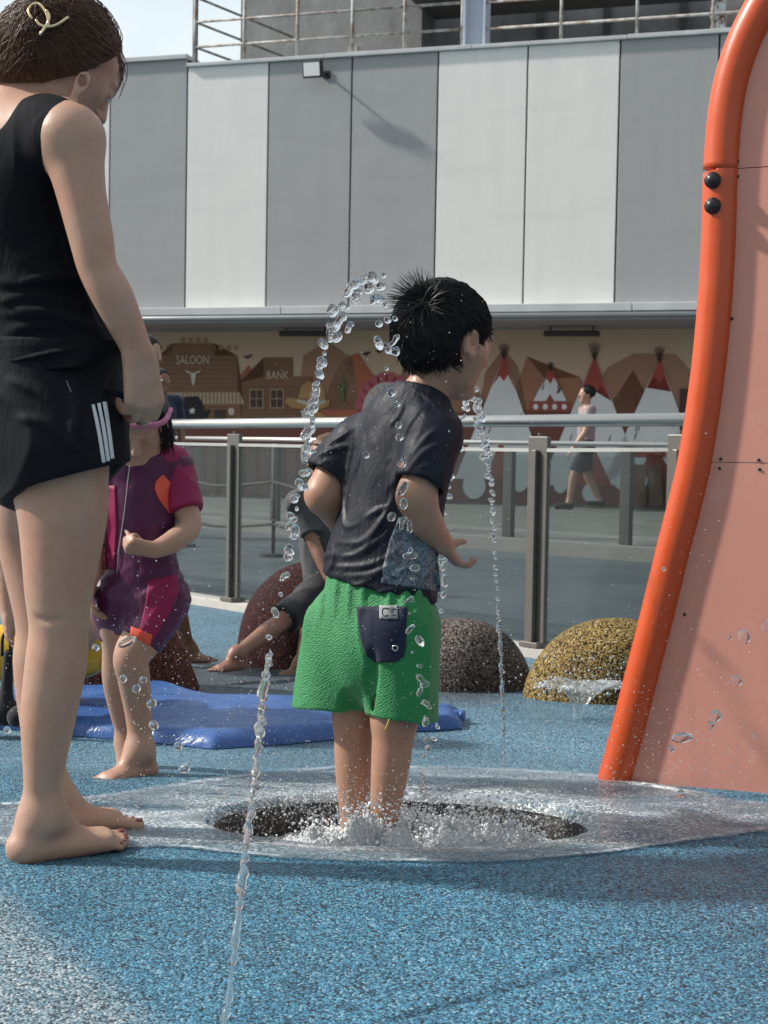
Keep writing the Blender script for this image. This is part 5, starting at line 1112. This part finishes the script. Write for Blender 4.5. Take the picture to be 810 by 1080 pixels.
    MB().tube(spline([at(-.40, .0, .22), at(-.30, .34, .27), at(0, .45, .3), at(.30, .34, .27), at(.40, .0, .22)], 24), .007, 8).build('headband', m_plain('pink_band', (.42, .13, .24), .5, .5, 40), root, True)
    MB().tube(spline([at(.36, -.1, .02), at(.42, .02, .0), at(.43, .05, -.3), at(.36, .06, -.62)], 20), .006, 8).build('goggle_strap', m_plain('white_strap', (.6, .62, .65), .4), root, True)
    return root
girl()
# ------------------------------------------------------------------ seated and far-off people
def figure(label, c, hd, H, fwd, j, rad, skin, hairm, shirt=None, shirt_m=None, bottom=None, bottom_m=None, h=.008, hands=True, feet=(), base=None, beard=None, hairlen=0, name='person', sleeve=.55, shoe=None, flat=1.3, toe=None):
    """j: points for pelvis, chest, neck, sh, el, wr, hip, kn, an as [right, left]; rad: body scale in metres relative to an adult"""
    s = rad; root = empty(name, base if base is not None else (c[0], c[1], 0), label, 'person'); F = nrm([fwd[0], fwd[1], 0])
    g = Sculpt(); f, r, u = add_head(g, hd, hd_dir(c, fwd), H)
    g.chain([j['chest']+[0, 0, .10*s], j['neck'], hd-u*.1*H], [.07*s, .052*s, .055*s], .03)
    g.chain([j['pelvis'], j['waist'], j['chest']], [.135*s, .125*s, .14*s], .05, (F, flat)); g.chain([j['sh'][0], j['chest']+[0, 0, .12*s], j['sh'][1]], [.055*s, .06*s, .055*s], .03)
    for i in (0, 1):
        sh, el, wr = j['sh'][i], j['el'][i], j['wr'][i]; g.chain([sh, (sh+el)/2, el, el*.6+wr*.4, wr], [.055*s, .047*s, .04*s, .038*s, .027*s], .02)
        d = nrm(wr-el); add_hand(g, wr, d, np.cross(d, [0, 1, 0])+[.01, 0, 0], .175*s, 1 if i else -1, ((25, 35, 20),)*4, .04, .006)
        hp, kn, an = j['hip'][i], j['kn'][i], j['an'][i]; g.chain([hp, hp*.5+kn*.5, kn, kn*.65+an*.35, an], [.088*s, .074*s, .056*s, .056*s, .036*s], .03)
        td = fwd if toe is None else toe[i]; add_foot(g, an, td, .235*s, an[2]-.085*s, 1 if i == 0 else -1, .034*s)
    fb = g.make(h); body = link('body', fb.surf('body', 2), skin, root); eyes(hd, hd_dir(c, fwd), H, (0, 0, 1), root)
    if shirt is not None:
        g = Sculpt(); g.chain([j['pelvis']+[0, 0, .02], j['waist'], j['chest']], [.152*s, .145*s, .155*s], .05, (F, flat)); g.chain([j['sh'][0], j['chest']+[0, 0, .12*s], j['sh'][1]], [.064*s, .068*s, .064*s], .03); g.cut(j['neck']+[0, 0, .01], [0, 0, 1])
        for i in (0, 1):
            sh, el = j['sh'][i], j['el'][i]; d = nrm(el-sh); q = Sculpt(); q.chain([sh, sh*.5+el*.5, el+d*.03], [.066*s, .062*s, .058*s], .02); q.cut(sh+(el-sh)*sleeve*1.2, d); g.group(q, .03)
        g.warp(folds(9, 9, 7, .008, sum(map(ord, label)) % 50, 1, .5)); link('shirt', g.make(h).surf('shirt', 1), shirt_m, root)
    if bottom is not None:
        g = Sculpt(); g.chain([j['waist']*.4+j['pelvis']*.6, j['pelvis']], [.148*s, .158*s], .04, (F, flat))
        for i in (0, 1):
            hp, kn, an = j['hip'][i], j['kn'][i], j['an'][i]; pts = [hp, hp*.5+kn*.5, kn, an]; q = Sculpt()
            if bottom <= 1: e = hp+(kn-hp)*bottom; d = nrm(kn-hp); q.chain([hp, hp*.5+e*.5, e+d*.05], [.105*s, .096*s, .092*s], .02); q.cut(e, d)
            else: e = kn+(an-kn)*(bottom-1); d = nrm(an-kn); q.chain([hp, hp*.5+kn*.5, kn, e+d*.04], [.105*s, .088*s, .070*s, .05*s], .02); q.cut(e, d)
            g.group(q, .03)
        g.warp(folds(9, 9, 7, .007, 31, 1, .2)); link('shorts' if bottom <= 1 else 'trousers', g.make(h).surf('shorts', 1), bottom_m, root)
    f, r, u = axes(hd_dir(c, fwd)); A_ = np.array([r, f, u]); g = Sculpt(); at = lambda x, y, z: hd+(r*x+f*y+u*z)*H
    g.ell(at(0, -.05, .14), (.385*H, .46*H, .41*H), A_, .01); g.cut(at(0, .28, .22), nrm(f*.86-u*.5), .01); g.cut(at(0, -.2, -.18-hairlen), -u, .01); g.ell(at(0, .4, -.2), (.33*H, .42*H, .42*H), A_, .02, 'sub')
    if hairlen:
        for s_ in (-1, 0, 1): g.chain([at(s_*.3, -.15, .0), at(s_*.33, -.2, -.4), at(s_*.28, -.16, -.4-hairlen)], [.05*s, .05*s, .03*s], .03)
    g.warp(grains(60, .008)); link('hair', g.make(h).surf('hair', 1), hairm, root)
    if beard: 
        g = Sculpt(); g.cone(at(0, .13, -.12), at(0, .24, -.38), .275*H, .14*H, .05); g.cut(at(0, .0, -.16), u); g.cut(at(0, .08, 0), -f); link('beard', g.make(h).surf('beard', 1), hairm, root)
    if shoe is not None:
        for i in (0, 1):
            an = j['an'][i]; td = fwd if toe is None else toe[i]; q = Sculpt(); b = np.array([an[0], an[1], an[2]-.085*s]); td = nrm([td[0], td[1], 0]); q.cone(an-[0, 0, .02], b-td*.03*s+[0, 0, .05*s], .045*s, .05*s, .02); q.cone(b+[0, 0, .05*s], b+td*.16*s+[0, 0, .04*s], .05*s, .045*s, .03); q.cut(b+[0, 0, -.002], [0, 0, -1]); link('shoe', q.make(h).surf('shoe', 1), shoe, root)
    return root
def hd_dir(c, fwd): return nrm(fwd)
BLKC = m_cloth('black_cloth', (.012, .012, .014), .8)
# child on the maroon rock
Y0 = MARO[1]-.12; J = lambda x, y, dy=0.: P(x, y, Y0+dy)
z = float(gz(*G(240, 708)[:2]))
figure('seated child in grey tee and dark trunks on the maroon rock, one leg stretched out', J(330, 600), J(346, 484), .19, [-.75, -.5, -.1],
       dict(pelvis=J(342, 622), waist=J(338, 590), chest=J(334, 545), neck=J(338, 508), sh=[J(352, 530, .06), J(314, 530, -.06)], el=[J(366, 575, .05), J(332, 575, -.1)], wr=[J(350, 610, -.05), J(345, 608, -.16)], hip=[J(350, 626, .06), J(334, 626, -.06)],
            kn=[J(330, 650, -.05), J(298, 655, -.22)], an=[J(318, 700, -.20), P(250, 690, 5.62)]), .66, M_SKIN_D, M_HAIR_B, True, m_cloth('charcoal_tee', (.05, .055, .055), .8, 500, .4), .92, m_cloth('dark_trunks', (.02, .02, .022), .75, 500, .4), .007, base=J(335, 690), sleeve=.6, toe=[[-.8, -.4, 0], [-.6, -.75, 0]])
# child behind the pointed rock: leg and bare foot show
Y0 = 5.95; J = lambda x, y, dy=0.: P(x, y, Y0+dy)
figure('child seated behind the purple-suited girl, one bare brown leg and foot showing', J(150, 590), J(144, 462), .19, [.75, -.3, -.1],
       dict(pelvis=J(148, 610), waist=J(147, 580), chest=J(147, 535), neck=J(146, 495), sh=[J(150, 520, -.08), J(146, 520, .08)], el=[J(158, 560, -.1), J(150, 560, .1)], wr=[J(168, 590, -.05), J(165, 590, .08)], hip=[J(156, 612, -.05), J(156, 612, .06)],
            kn=[J(182, 622, -.03), J(176, 630, .1)], an=[J(199, 684, .12), J(180, 684, .3)]), .62, M_SKIN_D, M_HAIR_K, True, m_cloth('navy_tee', (.02, .03, .06), .8), .7, BLKC, .008, base=J(150, 680), toe=[[.9, -.15, 0], [.9, .1, 0]])
# person seated at far left, mostly behind the woman's legs
Y0 = 4.45; J = lambda x, y, dy=0.: P(x, y, Y0+dy)
figure('seated person with bare arm and grey shorts beside the yellow float, behind the woman', J(50, 640), J(50, 455), .21, [.9, -.2, -.1],
       dict(pelvis=J(48, 655), waist=J(48, 620), chest=J(46, 560), neck=J(48, 505), sh=[J(24, 535, -.08), J(60, 535, .12)], el=[J(3, 590, -.10), J(74, 595, .1)], wr=[J(8, 652, -.16), J(70, 640, .0)], hip=[J(56, 660, -.07), J(56, 660, .09)],
            kn=[J(92, 662, -.06), J(92, 655, .12)], an=[J(40, 738, -.06), J(40, 738, .12)]), .70, M_SKIN_G, M_HAIR_K, True, m_cloth('pale_grey_tee', (.3, .33, .36), .8), .95, m_cloth('grey_shorts', (.15, .18, .21), .8), .008, base=J(50, 745), sleeve=.45, shoe=BLKC, toe=[[-.3, -1, 0], [-.3, -1, 0]])
# yellow float, black bag
YF = 4.62; root = empty('swim_float', P(60, 700, YF), 'yellow foam float standing behind the bare legs of the woman', 'float'); g = Sculpt()
g.chain([P(-30, 690, YF), P(40, 688, YF), P(92, 690, YF), P(96, 668, YF)], [.085, .088, .068, .05], .05, (np.array([0, 1., 0]), 1.3)); g.cone(P(60, 660, YF), P(110, 668, YF), .02, .02, .03, None, 'sub')
g.chain([P(108, 655, YF), P(114, 690, YF)], [.022, .03], .03)
fy = g.make(.007); link('float_body', fy.surf('float_body', 2), (lambda t: (t.bsdf(t.mix(t.noise(t.co(), 8), (.62, .36, .012), (.75, .45, .03)), .35), t.m)[1])(NT('yellow_foam')), root)
o = patch('moulded_panel', fy, ruled([(86, 700), (86, 714)], [(103, 694), (104, 706)], 8, 8), .004, m_plain('yellow_panel', (.7, .42, .05), .4), root)
Y0 = 4.32; root = empty('tote_bag', P(6, 758, Y0), 'tall black bag standing on the blue mat at the left edge', 'bag'); g = Sculpt()
g.chain([P(9, 690, Y0), P(7, 725, Y0), P(5, 752, Y0)], [.014, .018, .032], .02); g.cone(P(-20, 750, Y0), P(12, 753, Y0), .035, .03, .02); link('bag_body', g.make(.005).surf('bag_body', 1), BLKC, root)
MB().tube(spline([P(2, 692, Y0), P(3, 672, Y0), P(9, 668, Y0), P(12, 690, Y0)], 14), .005, 6).build('handle', BLKC, root, True)
# people beyond the balustrade
def stander(label, hx, hy, Y, H, fwd, zf, skin, hairm, sm, bm_, blen, s, hairlen=0, beard=None, stride=0, sleeve=.55, h=.014, shoe=BLKC, arm=0, dx=0):
    hd = P(hx, hy, Y); F = nrm([fwd[0], fwd[1], 0]); R = np.array([F[1], -F[0], 0]); hz = hd[2]-zf; up = np.array([0, 0, 1.]); b = np.array([hd[0]+dx, hd[1], zf])
    sh = [b+R*.17*s*k+up*hz*.86 for k in (1, -1)]; el = [sh[i]+R*.05*s*(1, -1)[i]-up*hz*.19+F*arm*(-1, 1)[i]*.08 for i in (0, 1)]; wr = [el[i]-up*hz*.15+F*(.05+arm*(-1, 1)[i]*.12) for i in (0, 1)]
    hip = [b+R*.085*s*k+up*hz*.53 for k in (1, -1)]; an = [b+R*.09*s*(1, -1)[i]+up*.085*s+F*stride*(-1, 1)[i]+up*(.10*stride if i == 0 else 0) for i in (0, 1)]; kn = [(hip[i]+an[i])/2+F*(.06 if stride else .02)+up*.0 for i in (0, 1)]
    return figure(label, b, hd, H, fwd, dict(pelvis=b+up*hz*.55, waist=b+up*hz*.64, chest=b+up*hz*.77, neck=b+up*hz*.91, sh=sh, el=el, wr=wr, hip=hip, kn=kn, an=an), s, skin, hairm, True, sm, blen, bm_, h, base=b, hairlen=hairlen, beard=beard, sleeve=sleeve, shoe=shoe)
stander('dark-haired woman looking over from beyond the balustrade, half hidden by a bare arm', 153, 374, 9.4, .235, [.93, -.36, -.1], -.11, M_SKIN_G, M_HAIR_K, m_cloth('plum_blouse', (.10, .04, .06), .8), BLKC, 1.9, .9, .25, dx=-.13)
stander('bearded man in a navy shirt standing by the painted saloon', 170, 402, 14.6, .235, [.6, -.75, 0], 0.0, M_SKIN_D, M_HAIR_K, m_cloth('navy_shirt', (.016, .022, .05), .8), BLKC, 1.9, 1.0, 0, True)
stander('man in pale pink tee and dark shorts walking past the painted tepees', 619, 416, 20.2, .24, [-.95, -.15, 0], 0.0, M_SKIN_G, M_HAIR_K, m_cloth('pale_pink_tee', (.30, .235, .245), .8), m_cloth('dark_blue_shorts', (.02, .025, .035), .8), .85, 1.0, 0, None, .24, .55, .016, BLKC, 1)
# ------------------------------------------------------------------ water
M_DROP = m_glassdrop('clear_water', .07); M_SPRAY = m_glassdrop('white_spray', .55)
zr_ = float(gz(*HOLE))
def polar_film():
    near = [(-260, 872), (-60, 885), (30, 898), (75, 902), (138, 893), (200, 897), (260, 904), (300, 908), (360, 910), (420, 911), (500, 912), (560, 909), (620, 904), (700, 893), (770, 884), (860, 873), (960, 862)]
    far = [(960, 850), (840, 851), (770, 842), (700, 828), (640, 818), (560, 812), (460, 808), (360, 808), (290, 813), (210, 823), (120, 838), (40, 846), (-60, 850), (-260, 855)]
    poly = np.array([G(*p)[:2] for p in near+far]); na, nr = 220, 26; V = []; E = []; F = []; c = np.array(HOLE)
    for j in range(na):
        a = 2*math.pi*j/na; d = np.array([math.cos(a), math.sin(a)]); best = None
        for i in range(len(poly)):
            p, q = poly[i], poly[(i+1) % len(poly)]; M = np.array([d, p-q]).T
            if abs(np.linalg.det(M)) < 1e-9: continue
            t, s = np.linalg.solve(M, p-c)
            if t > 0 and 0 <= s <= 1: best = t if best is None else max(best, t)
        r0 = 1/math.sqrt((d[0]/(HRX-.004))**2+(d[1]/(HRY-.004))**2); r1 = max(best or r0+.1, r0+.03)
        r1 += .03*float(vnoise(np.array([a*3.1, 1.5, .3])))*min(1, r1)+.012*float(vnoise(np.array([a*13, 4.5, .3])))
        for k in range(nr+1):
            e = k/nr; r = r0+(r1-r0)*e; x, y = c+d*r; h = .004+.002*(1-e**6)+.003*float(vnoise(np.array([x*9, y*16, 2.])))*(1-e)
            if k == 0: h = -.012
            V.append((x, y, float(gz(x, y))+h)); E.append(e)
    for j in range(na):
        for k in range(nr): a = j*(nr+1)+k; b = ((j+1) % na)*(nr+1)+k; F.append((a, a+1, b+1, b))
    me = mesh('water', V, F); at = me.attributes.new('edge', 'FLOAT', 'POINT'); at.data.foreach_set('value', np.array(E, np.float32))
    tag(link('water', me, m_film()), kind='structure')
polar_film()
def basin_foam():
    n, na = 70, 260; V = []; F = []
    for i in range(n+1):
        t_ = i/n
        for j in range(na):
            a = 2*math.pi*j/na; x = HOLE[0]+t_*(HRX-.004)*math.cos(a); y = HOLE[1]+t_*(HRY-.004)*math.sin(a); p = np.array([x, y, 0])
            m_ = math.exp(-((x-HOLE[0]-.03)/.27)**4-((y-HOLE[1]+.11)/.20)**2)
            z = zr_-.075+.072*m_+(.042*m_+.010)*1.5*float(vnoise(p*22+3)+.6*vnoise(p*52)+.45*vnoise(p*110)+.3*vnoise(p*220)); V.append((x, y, z))
    for i in range(n):
        for j in range(na): F.append((i*na+j, (i+1)*na+j, (i+1)*na+(j+1) % na, i*na+(j+1) % na))
    me_ = mesh('basin_water', V, F); Va = np.array(V); mb = MB(); top = Va[(Va[:, 2] > zr_-.055)]; gg = np.random.default_rng(5)
    for k in range(3200):
        q = top[gg.integers(0, len(top))]; mb.sphere(q+gg.normal(0, .006, 3)+[0, 0, .004+abs(gg.normal(0, .010))], gg.uniform(.0009, .0034)*(1 if gg.random() < .95 else 1.7), 6, 4)
    t = NT('churned_foam'); v = t.pos(); k = t.noise(v, 38, 5, .68); c = t.ramp(k, [(.25, (.5, .55, .58)), (.5, (.86, .88, .89))])
    x = t.bsdf(c, .22, t.bump(t.noise(v, 85, 5, .7), 1.0, .02), Subsurface_Weight=.3, Subsurface_Radius=(.02, .02, .02))
    tr = t.n('ShaderNodeBsdfTransparent'); tr.inputs[0].default_value = (.75, .8, .82, 1); mx = t.n('ShaderNodeMixShader'); t.l(t.ramp(t.noise(v, 13, 5, .65), [(.34, .35), (.46, 1)]), mx.inputs[0]); t.l(tr.outputs[0], mx.inputs[1]); t.l(x.outputs[0], mx.inputs[2]); t.l(mx.outputs[0], t.out.inputs[0])
    bw = link('basin_water', me_, t.m); fr = mb.build('froth', m_plain('white_froth', (.88, .9, .91), .25, .03), bw, True); tag(fr, kind='stuff'); tag(bw, 'white churning water filling the round splash basin', 'foam', kind='stuff')
basin_foam()
rg = np.random.default_rng(21)
def drop_mesh(r, stretch=1.0, tilt=0., wob=.12):
    mb = MB(); mb.sphere((0, 0, 0), 1, 14, 10); V = np.array(mb.V); o = rg.uniform(0, 20, 3); V = V*(1+wob*2*vnoise(V*.9+o))[:, None]*r; V[:, 2] *= stretch
    c, s = math.cos(tilt), math.sin(tilt); V = np.stack([V[:, 0]*c+V[:, 2]*s, V[:, 1], -V[:, 0]*s+V[:, 2]*c], 1); return V, mb.F
def put_drop(p, r, parent, stretch=1., tilt=0., wob=.12, name='drop', mat=None):
    V, F = drop_mesh(r, stretch, tilt, wob); return link(name, mesh(name, V+p, F), mat or M_DROP, parent)
def put_blob(p, r, parent, n, dr):
    """several drops caught in the act of joining or tearing apart"""
    g = Sculpt(); d = nrm(dr+rg.normal(0, .5, 3)); q = np.asarray(p, float)
    for k in range(n):
        rk = r*rg.uniform(.55, 1.05); e = nrm(d+rg.normal(0, .7, 3)); A_ = np.array([nrm(np.cross(e, [.3, .5, .8])), np.cross(e, nrm(np.cross(e, [.3, .5, .8]))), e])
        g.ell(q, (rk*.85, rk*rg.uniform(.7, 1), rk*rg.uniform(.9, 1.6)), A_, r*.55)
        if k and rg.random() < .6: g.cone(q, q0, rk*.45, rk*.35, r*.4)
        q0 = q; q = q+e*rk*rg.uniform(1.0, 1.7)+rg.normal(0, r*.25, 3)
    g.warp(lambda x: r*.22*vnoise(x/(r*1.1))); f = g.make(max(r*.17, .0011), .01); return link('drop', f.surf('drop', 2), M_DROP, parent)
def jet(path, ys, label, base, stream_n, drops, rad, group):
    root = empty('water_jet', base, label, 'water jet', group); path = np.array(path, float); pts = np.array([P(x, y, Y) for (x, y), Y in zip(path, ys)]); C = spline(pts, 400)
    L = np.r_[0, np.cumsum(np.linalg.norm(np.diff(C, axis=0), axis=1))]; f = lambda s: np.array([np.interp(s*L[-1], L, C[:, k]) for k in range(3)])
    s = np.linspace(0, stream_n, 90); q = np.array([f(x) for x in s]); rr = rad*.55*(1+.5*np.sin(np.arange(90)*1.25+np.sin(np.arange(90)*.7)*2))*np.linspace(.75, 1, 90); rr[-3:] *= [.7, .4, .1]; q += rg.normal(0, .0014, q.shape)*np.linspace(.3, 1.6, 90)[:, None]
    MB().tube(q, rr, 9).build('stream', M_DROP, root, True)
    for (a, b, n, r0, r1, sc) in drops:
        for k in range(n):
            u = a+(b-a)*(k+.5+rg.uniform(-.3, .3))/n; p = f(u)+rg.normal(0, sc, 3); r = rg.uniform(r0, r1)
            dr = f(min(u+.02, 1))-f(u)
            if rg.random() < .22: put_drop(p, r*.8, root, rg.uniform(.8, 1.45), rg.uniform(-.7, .7), .16)
            else: put_blob(p, r*.86, root, int(rg.integers(1, 4)), nrm(dr))
    return root
gl = G(228, 1112)
jet([(228, 1112), (240, 1060), (252, 960), (265, 850), (278, 740), (287, 670), (299, 605), (312, 535), (324, 470), (336, 400), (347, 352), (362, 322), (378, 304), (392, 298), (400, 318), (406, 352), (411, 392), (417, 440), (424, 500), (430, 548), (434, 605), (437, 668), (441, 725), (448, 770), (447, 815), (444, 858)],
    [gl[1], 1.89, 1.97, 2.09, 2.24, 2.36, 2.42, 2.47, 2.52, 2.57, 2.61, 2.64, 2.67, 2.69, 2.71, 2.73, 2.75, 2.77, 2.79, 2.81, 2.83, 2.85, 2.87, 2.89, 2.92, 2.95],
    'tall water jet arching from the near floor over the boy in green shorts', gl, .27, [(.26, .36, 7, .0042, .007, .002), (.34, .5, 34, .006, .0105, .003), (.5, .615, 30, .007, .0125, .012), (.615, .8, 13, .0065, .0115, .005), (.8, .99, 18, .005, .009, .004)], .0105, 'water jets')
gr_ = G(532, 806)
jet([(532, 806), (530, 735), (527.5, 680), (524, 620), (521, 565), (518, 510), (513, 470), (505, 440), (498, 416), (491, 430), (484, 462), (476, 500), (470, 545), (467, 595), (464, 645), (462, 700), (460, 750), (459, 800), (458, 850)],
    list(np.linspace(gr_[1], 3.26, 19)), 'thin water jet rising to the right of the boy and falling back into the basin', gr_, .22, [(.2, .33, 12, .0045, .0075, .0015), (.33, .43, 16, .006, .0095, .003), (.42, .52, 20, .0075, .012, .009), (.52, .75, 22, .006, .0105, .004), (.75, .98, 8, .005, .008, .004)], .0095, 'water jets')
# loose drops
for px, py, r, st, tl, Y in ((769, 672, 3.2, 1, 0, 3.0), (785, 671, 6.5, 1.3, -.7, 2.95), (808, 660, 5, 1.2, .3, 3.0), (777, 718, 6.5, .8, .2, 2.95), (755, 755, 5.6, 1.3, .1, 2.9), (750, 765, 4, 1.1, 0, 2.9), (720, 778, 5.5, 2.1, 1.45, 2.9), (708, 790, 4, 1, 0, 2.9), (718, 837, 4.5, 1, .4, 2.95), (796, 776, 3, 1, 0, 3.0), (700, 600, 2.4, 1, 0, 3)):
    o = put_drop(P(px, py, Y)*0, r/FPX*Y, None, st, tl, .1, 'water_drop'); o.location = P(px, py, Y); tag(o, 'loose clear water drop in mid-air before the salmon pink panel', 'water drop', 'loose drops by the pink panel')
for px, py, r, st, tl, Y in ((101, 683, 4, 1, .3, 3.4), (134, 677, 4.5, 2.4, 1.1, 3.4), (130, 716, 4.2, 1.1, 0, 3.4), (151, 717, 4.2, 1, 0, 3.4), (144, 726, 4.5, 1.2, .5, 3.4), (160, 742, 5, 1.2, .8, 3.4), (162, 765, 5.5, .9, .5, 3.4), (188, 787, 4.5, 1.2, .2, 3.3), (195, 810, 5, 1.3, 1.0, 3.3), (8, 770, 4, 1, 0, 3.3), (386, 480, 4, 1, 0, 2.9), (413, 545, 4.6, 1.2, .6, 2.9)):
    o = put_drop(P(px, py, Y)*0, r/FPX*Y, None, st, tl, .12, 'water_drop'); o.location = P(px, py, Y)
    if px < 300: tag(o, 'loose clear water drop in mid-air near the wet legs at left', 'water drop', 'loose drops by the legs')
    else: tag(o, 'loose clear water drop in mid-air against the boy\'s dark shirt', 'water drop', 'loose drops by the shirt')
# fine spray, one mass
def spray():
    V0 = [(1, 0, 0), (-1, 0, 0), (0, 1, 0), (0, -1, 0), (0, 0, 1), (0, 0, -1)]; F0 = [(0, 2, 4), (2, 1, 4), (1, 3, 4), (3, 0, 4), (2, 0, 5), (1, 2, 5), (3, 1, 5), (0, 3, 5)]
    T = []
    def region(n, cx, cy, sx, sy, Y0, Y1, r0, r1, uni=False):
        x = rg.uniform(cx-sx, cx+sx, n) if uni else rg.normal(cx, sx, n); y = rg.uniform(cy-sy, cy+sy, n) if uni else rg.normal(cy, sy, n); Y = rg.uniform(Y0, Y1, n); p = P(x, y, Y)
        ok = p[:, 2] > gz(p[:, 0], p[:, 1])+.004; r = r0*(r1/r0)**(rg.random(n)**2.2); T.append((p[ok], r[ok]))
    region(900, 170, 720, 80, 60, 3.0, 3.8, .0006, .0024); region(450, 240, 660, 90, 90, 2.8, 4.2, .0005, .0016); region(500, 390, 690, 70, 90, 2.75, 3.0, .0005, .0016)
    region(1100, 720, 790, 75, 50, 2.8, 3.45, .0006, .0021); region(250, 720, 650, 60, 90, 2.8, 3.4, .0006, .0018); region(1500, 430, 830, 130, 22, 2.88, 3.3, .0006, .0026); region(1500, 440, 858, 85, 13, 2.85, 3.05, .001, .0045); region(500, 300, 845, 60, 12, 2.9, 3.2, .0008, .003)
    region(350, 600, 800, 100, 45, 2.9, 3.5, .0006, .002); region(450, 610, 712, 40, 16, 4.3, 4.8, .001, .0042); region(260, 520, 650, 60, 90, 3.0, 4.0, .0005, .0017); region(120, 395, 390, 60, 70, 2.6, 2.9, .0006, .0022); region(450, 430, 785, 90, 45, 2.9, 3.3, .0005, .0016); region(260, 120, 850, 80, 20, 2.9, 3.2, .0005, .0016)
    p = np.concatenate([a for a, _ in T]); r = np.concatenate([b for _, b in T]); n = len(p)
    V = (p[:, None]+np.array(V0)[None]*r[:, None, None]).reshape(-1, 3); F = (np.array(F0)[None]+6*np.arange(n)[:, None, None]).reshape(-1, 3)
    tag(link('fine_spray', npmesh('fine_spray', V, F), M_SPRAY), 'fine white spray hanging in the air round the basin and jets', 'spray', kind='stuff')
spray()
# bell of water on the yellow rock
nz_ = G(607, 756); nz_[1] -= .05; root = empty('water_bell', nz_, 'low fan-shaped spout of water bursting in front of the yellow rock', 'water spout'); V = []; F = []; n, na = 16, 60
pr = [(.012, 0), (.018, .03), (.035, .065), (.065, .095), (.10, .115), (.135, .12), (.165, .108)]
C = spline([(a, b, 0) for a, b in pr], n)
for i in range(n):
    for j in range(na):
        a = 2*math.pi*j/na; k = 1+.22*i/n*2*float(vnoise(np.array([math.cos(a)*2.2+7, math.sin(a)*2.2, i*.15]))); V.append((nz_[0]+C[i, 0]*k*math.cos(a)+.02*i/n, nz_[1]+C[i, 0]*.55*k*math.sin(a), nz_[2]+C[i, 1]*(.9+.1*k)+.01*i/n*2*float(vnoise(np.array([a*3, 1., 2.])))))
for i in range(n-1):
    for j in range(na): F.append((i*na+j, i*na+(j+1) % na, (i+1)*na+(j+1) % na, (i+1)*na+j))
t = NT('water_sheet'); v = t.pos(); a_ = t.n('ShaderNodeBsdfTransparent'); g_ = t.n('ShaderNodeBsdfGlossy'); g_.inputs['Roughness'].default_value = .08; t.l(t.bump(t.noise(v, 40, 3), .6, .01), g_.inputs['Normal'])
lw = t.n('ShaderNodeLayerWeight'); mx = t.n('ShaderNodeMixShader'); t.l(t.math('MULTIPLY_ADD', t.math('POWER', lw.outputs['Facing'], 3), .7, .10), mx.inputs[0]); t.l(a_.outputs[0], mx.inputs[1]); t.l(g_.outputs[0], mx.inputs[2]); d_ = t.n('ShaderNodeBsdfDiffuse'); d_.inputs[0].default_value = (.8, .83, .85, 1); m2 = t.n('ShaderNodeMixShader'); t.l(t.ramp(t.noise(v, 50, 4, .65), [(.5, .06), (.68, .5)]), m2.inputs[0]); t.l(mx.outputs[0], m2.inputs[1]); t.l(d_.outputs[0], m2.inputs[2]); t.l(m2.outputs[0], t.out.inputs[0])
link('water_sheet', mesh('water_sheet', V, F), t.m, root)
mb = MB()
for j in range(90):
    a = rg.uniform(0, 2*math.pi); q = np.array(V[(n-1)*na+int(a/(2*math.pi)*na) % na]); mb.sphere(q+rg.normal(0, .006, 3), rg.uniform(.002, .006), 7, 5)
tag(mb.build('rim_beads', M_SPRAY, root, True), kind='stuff')
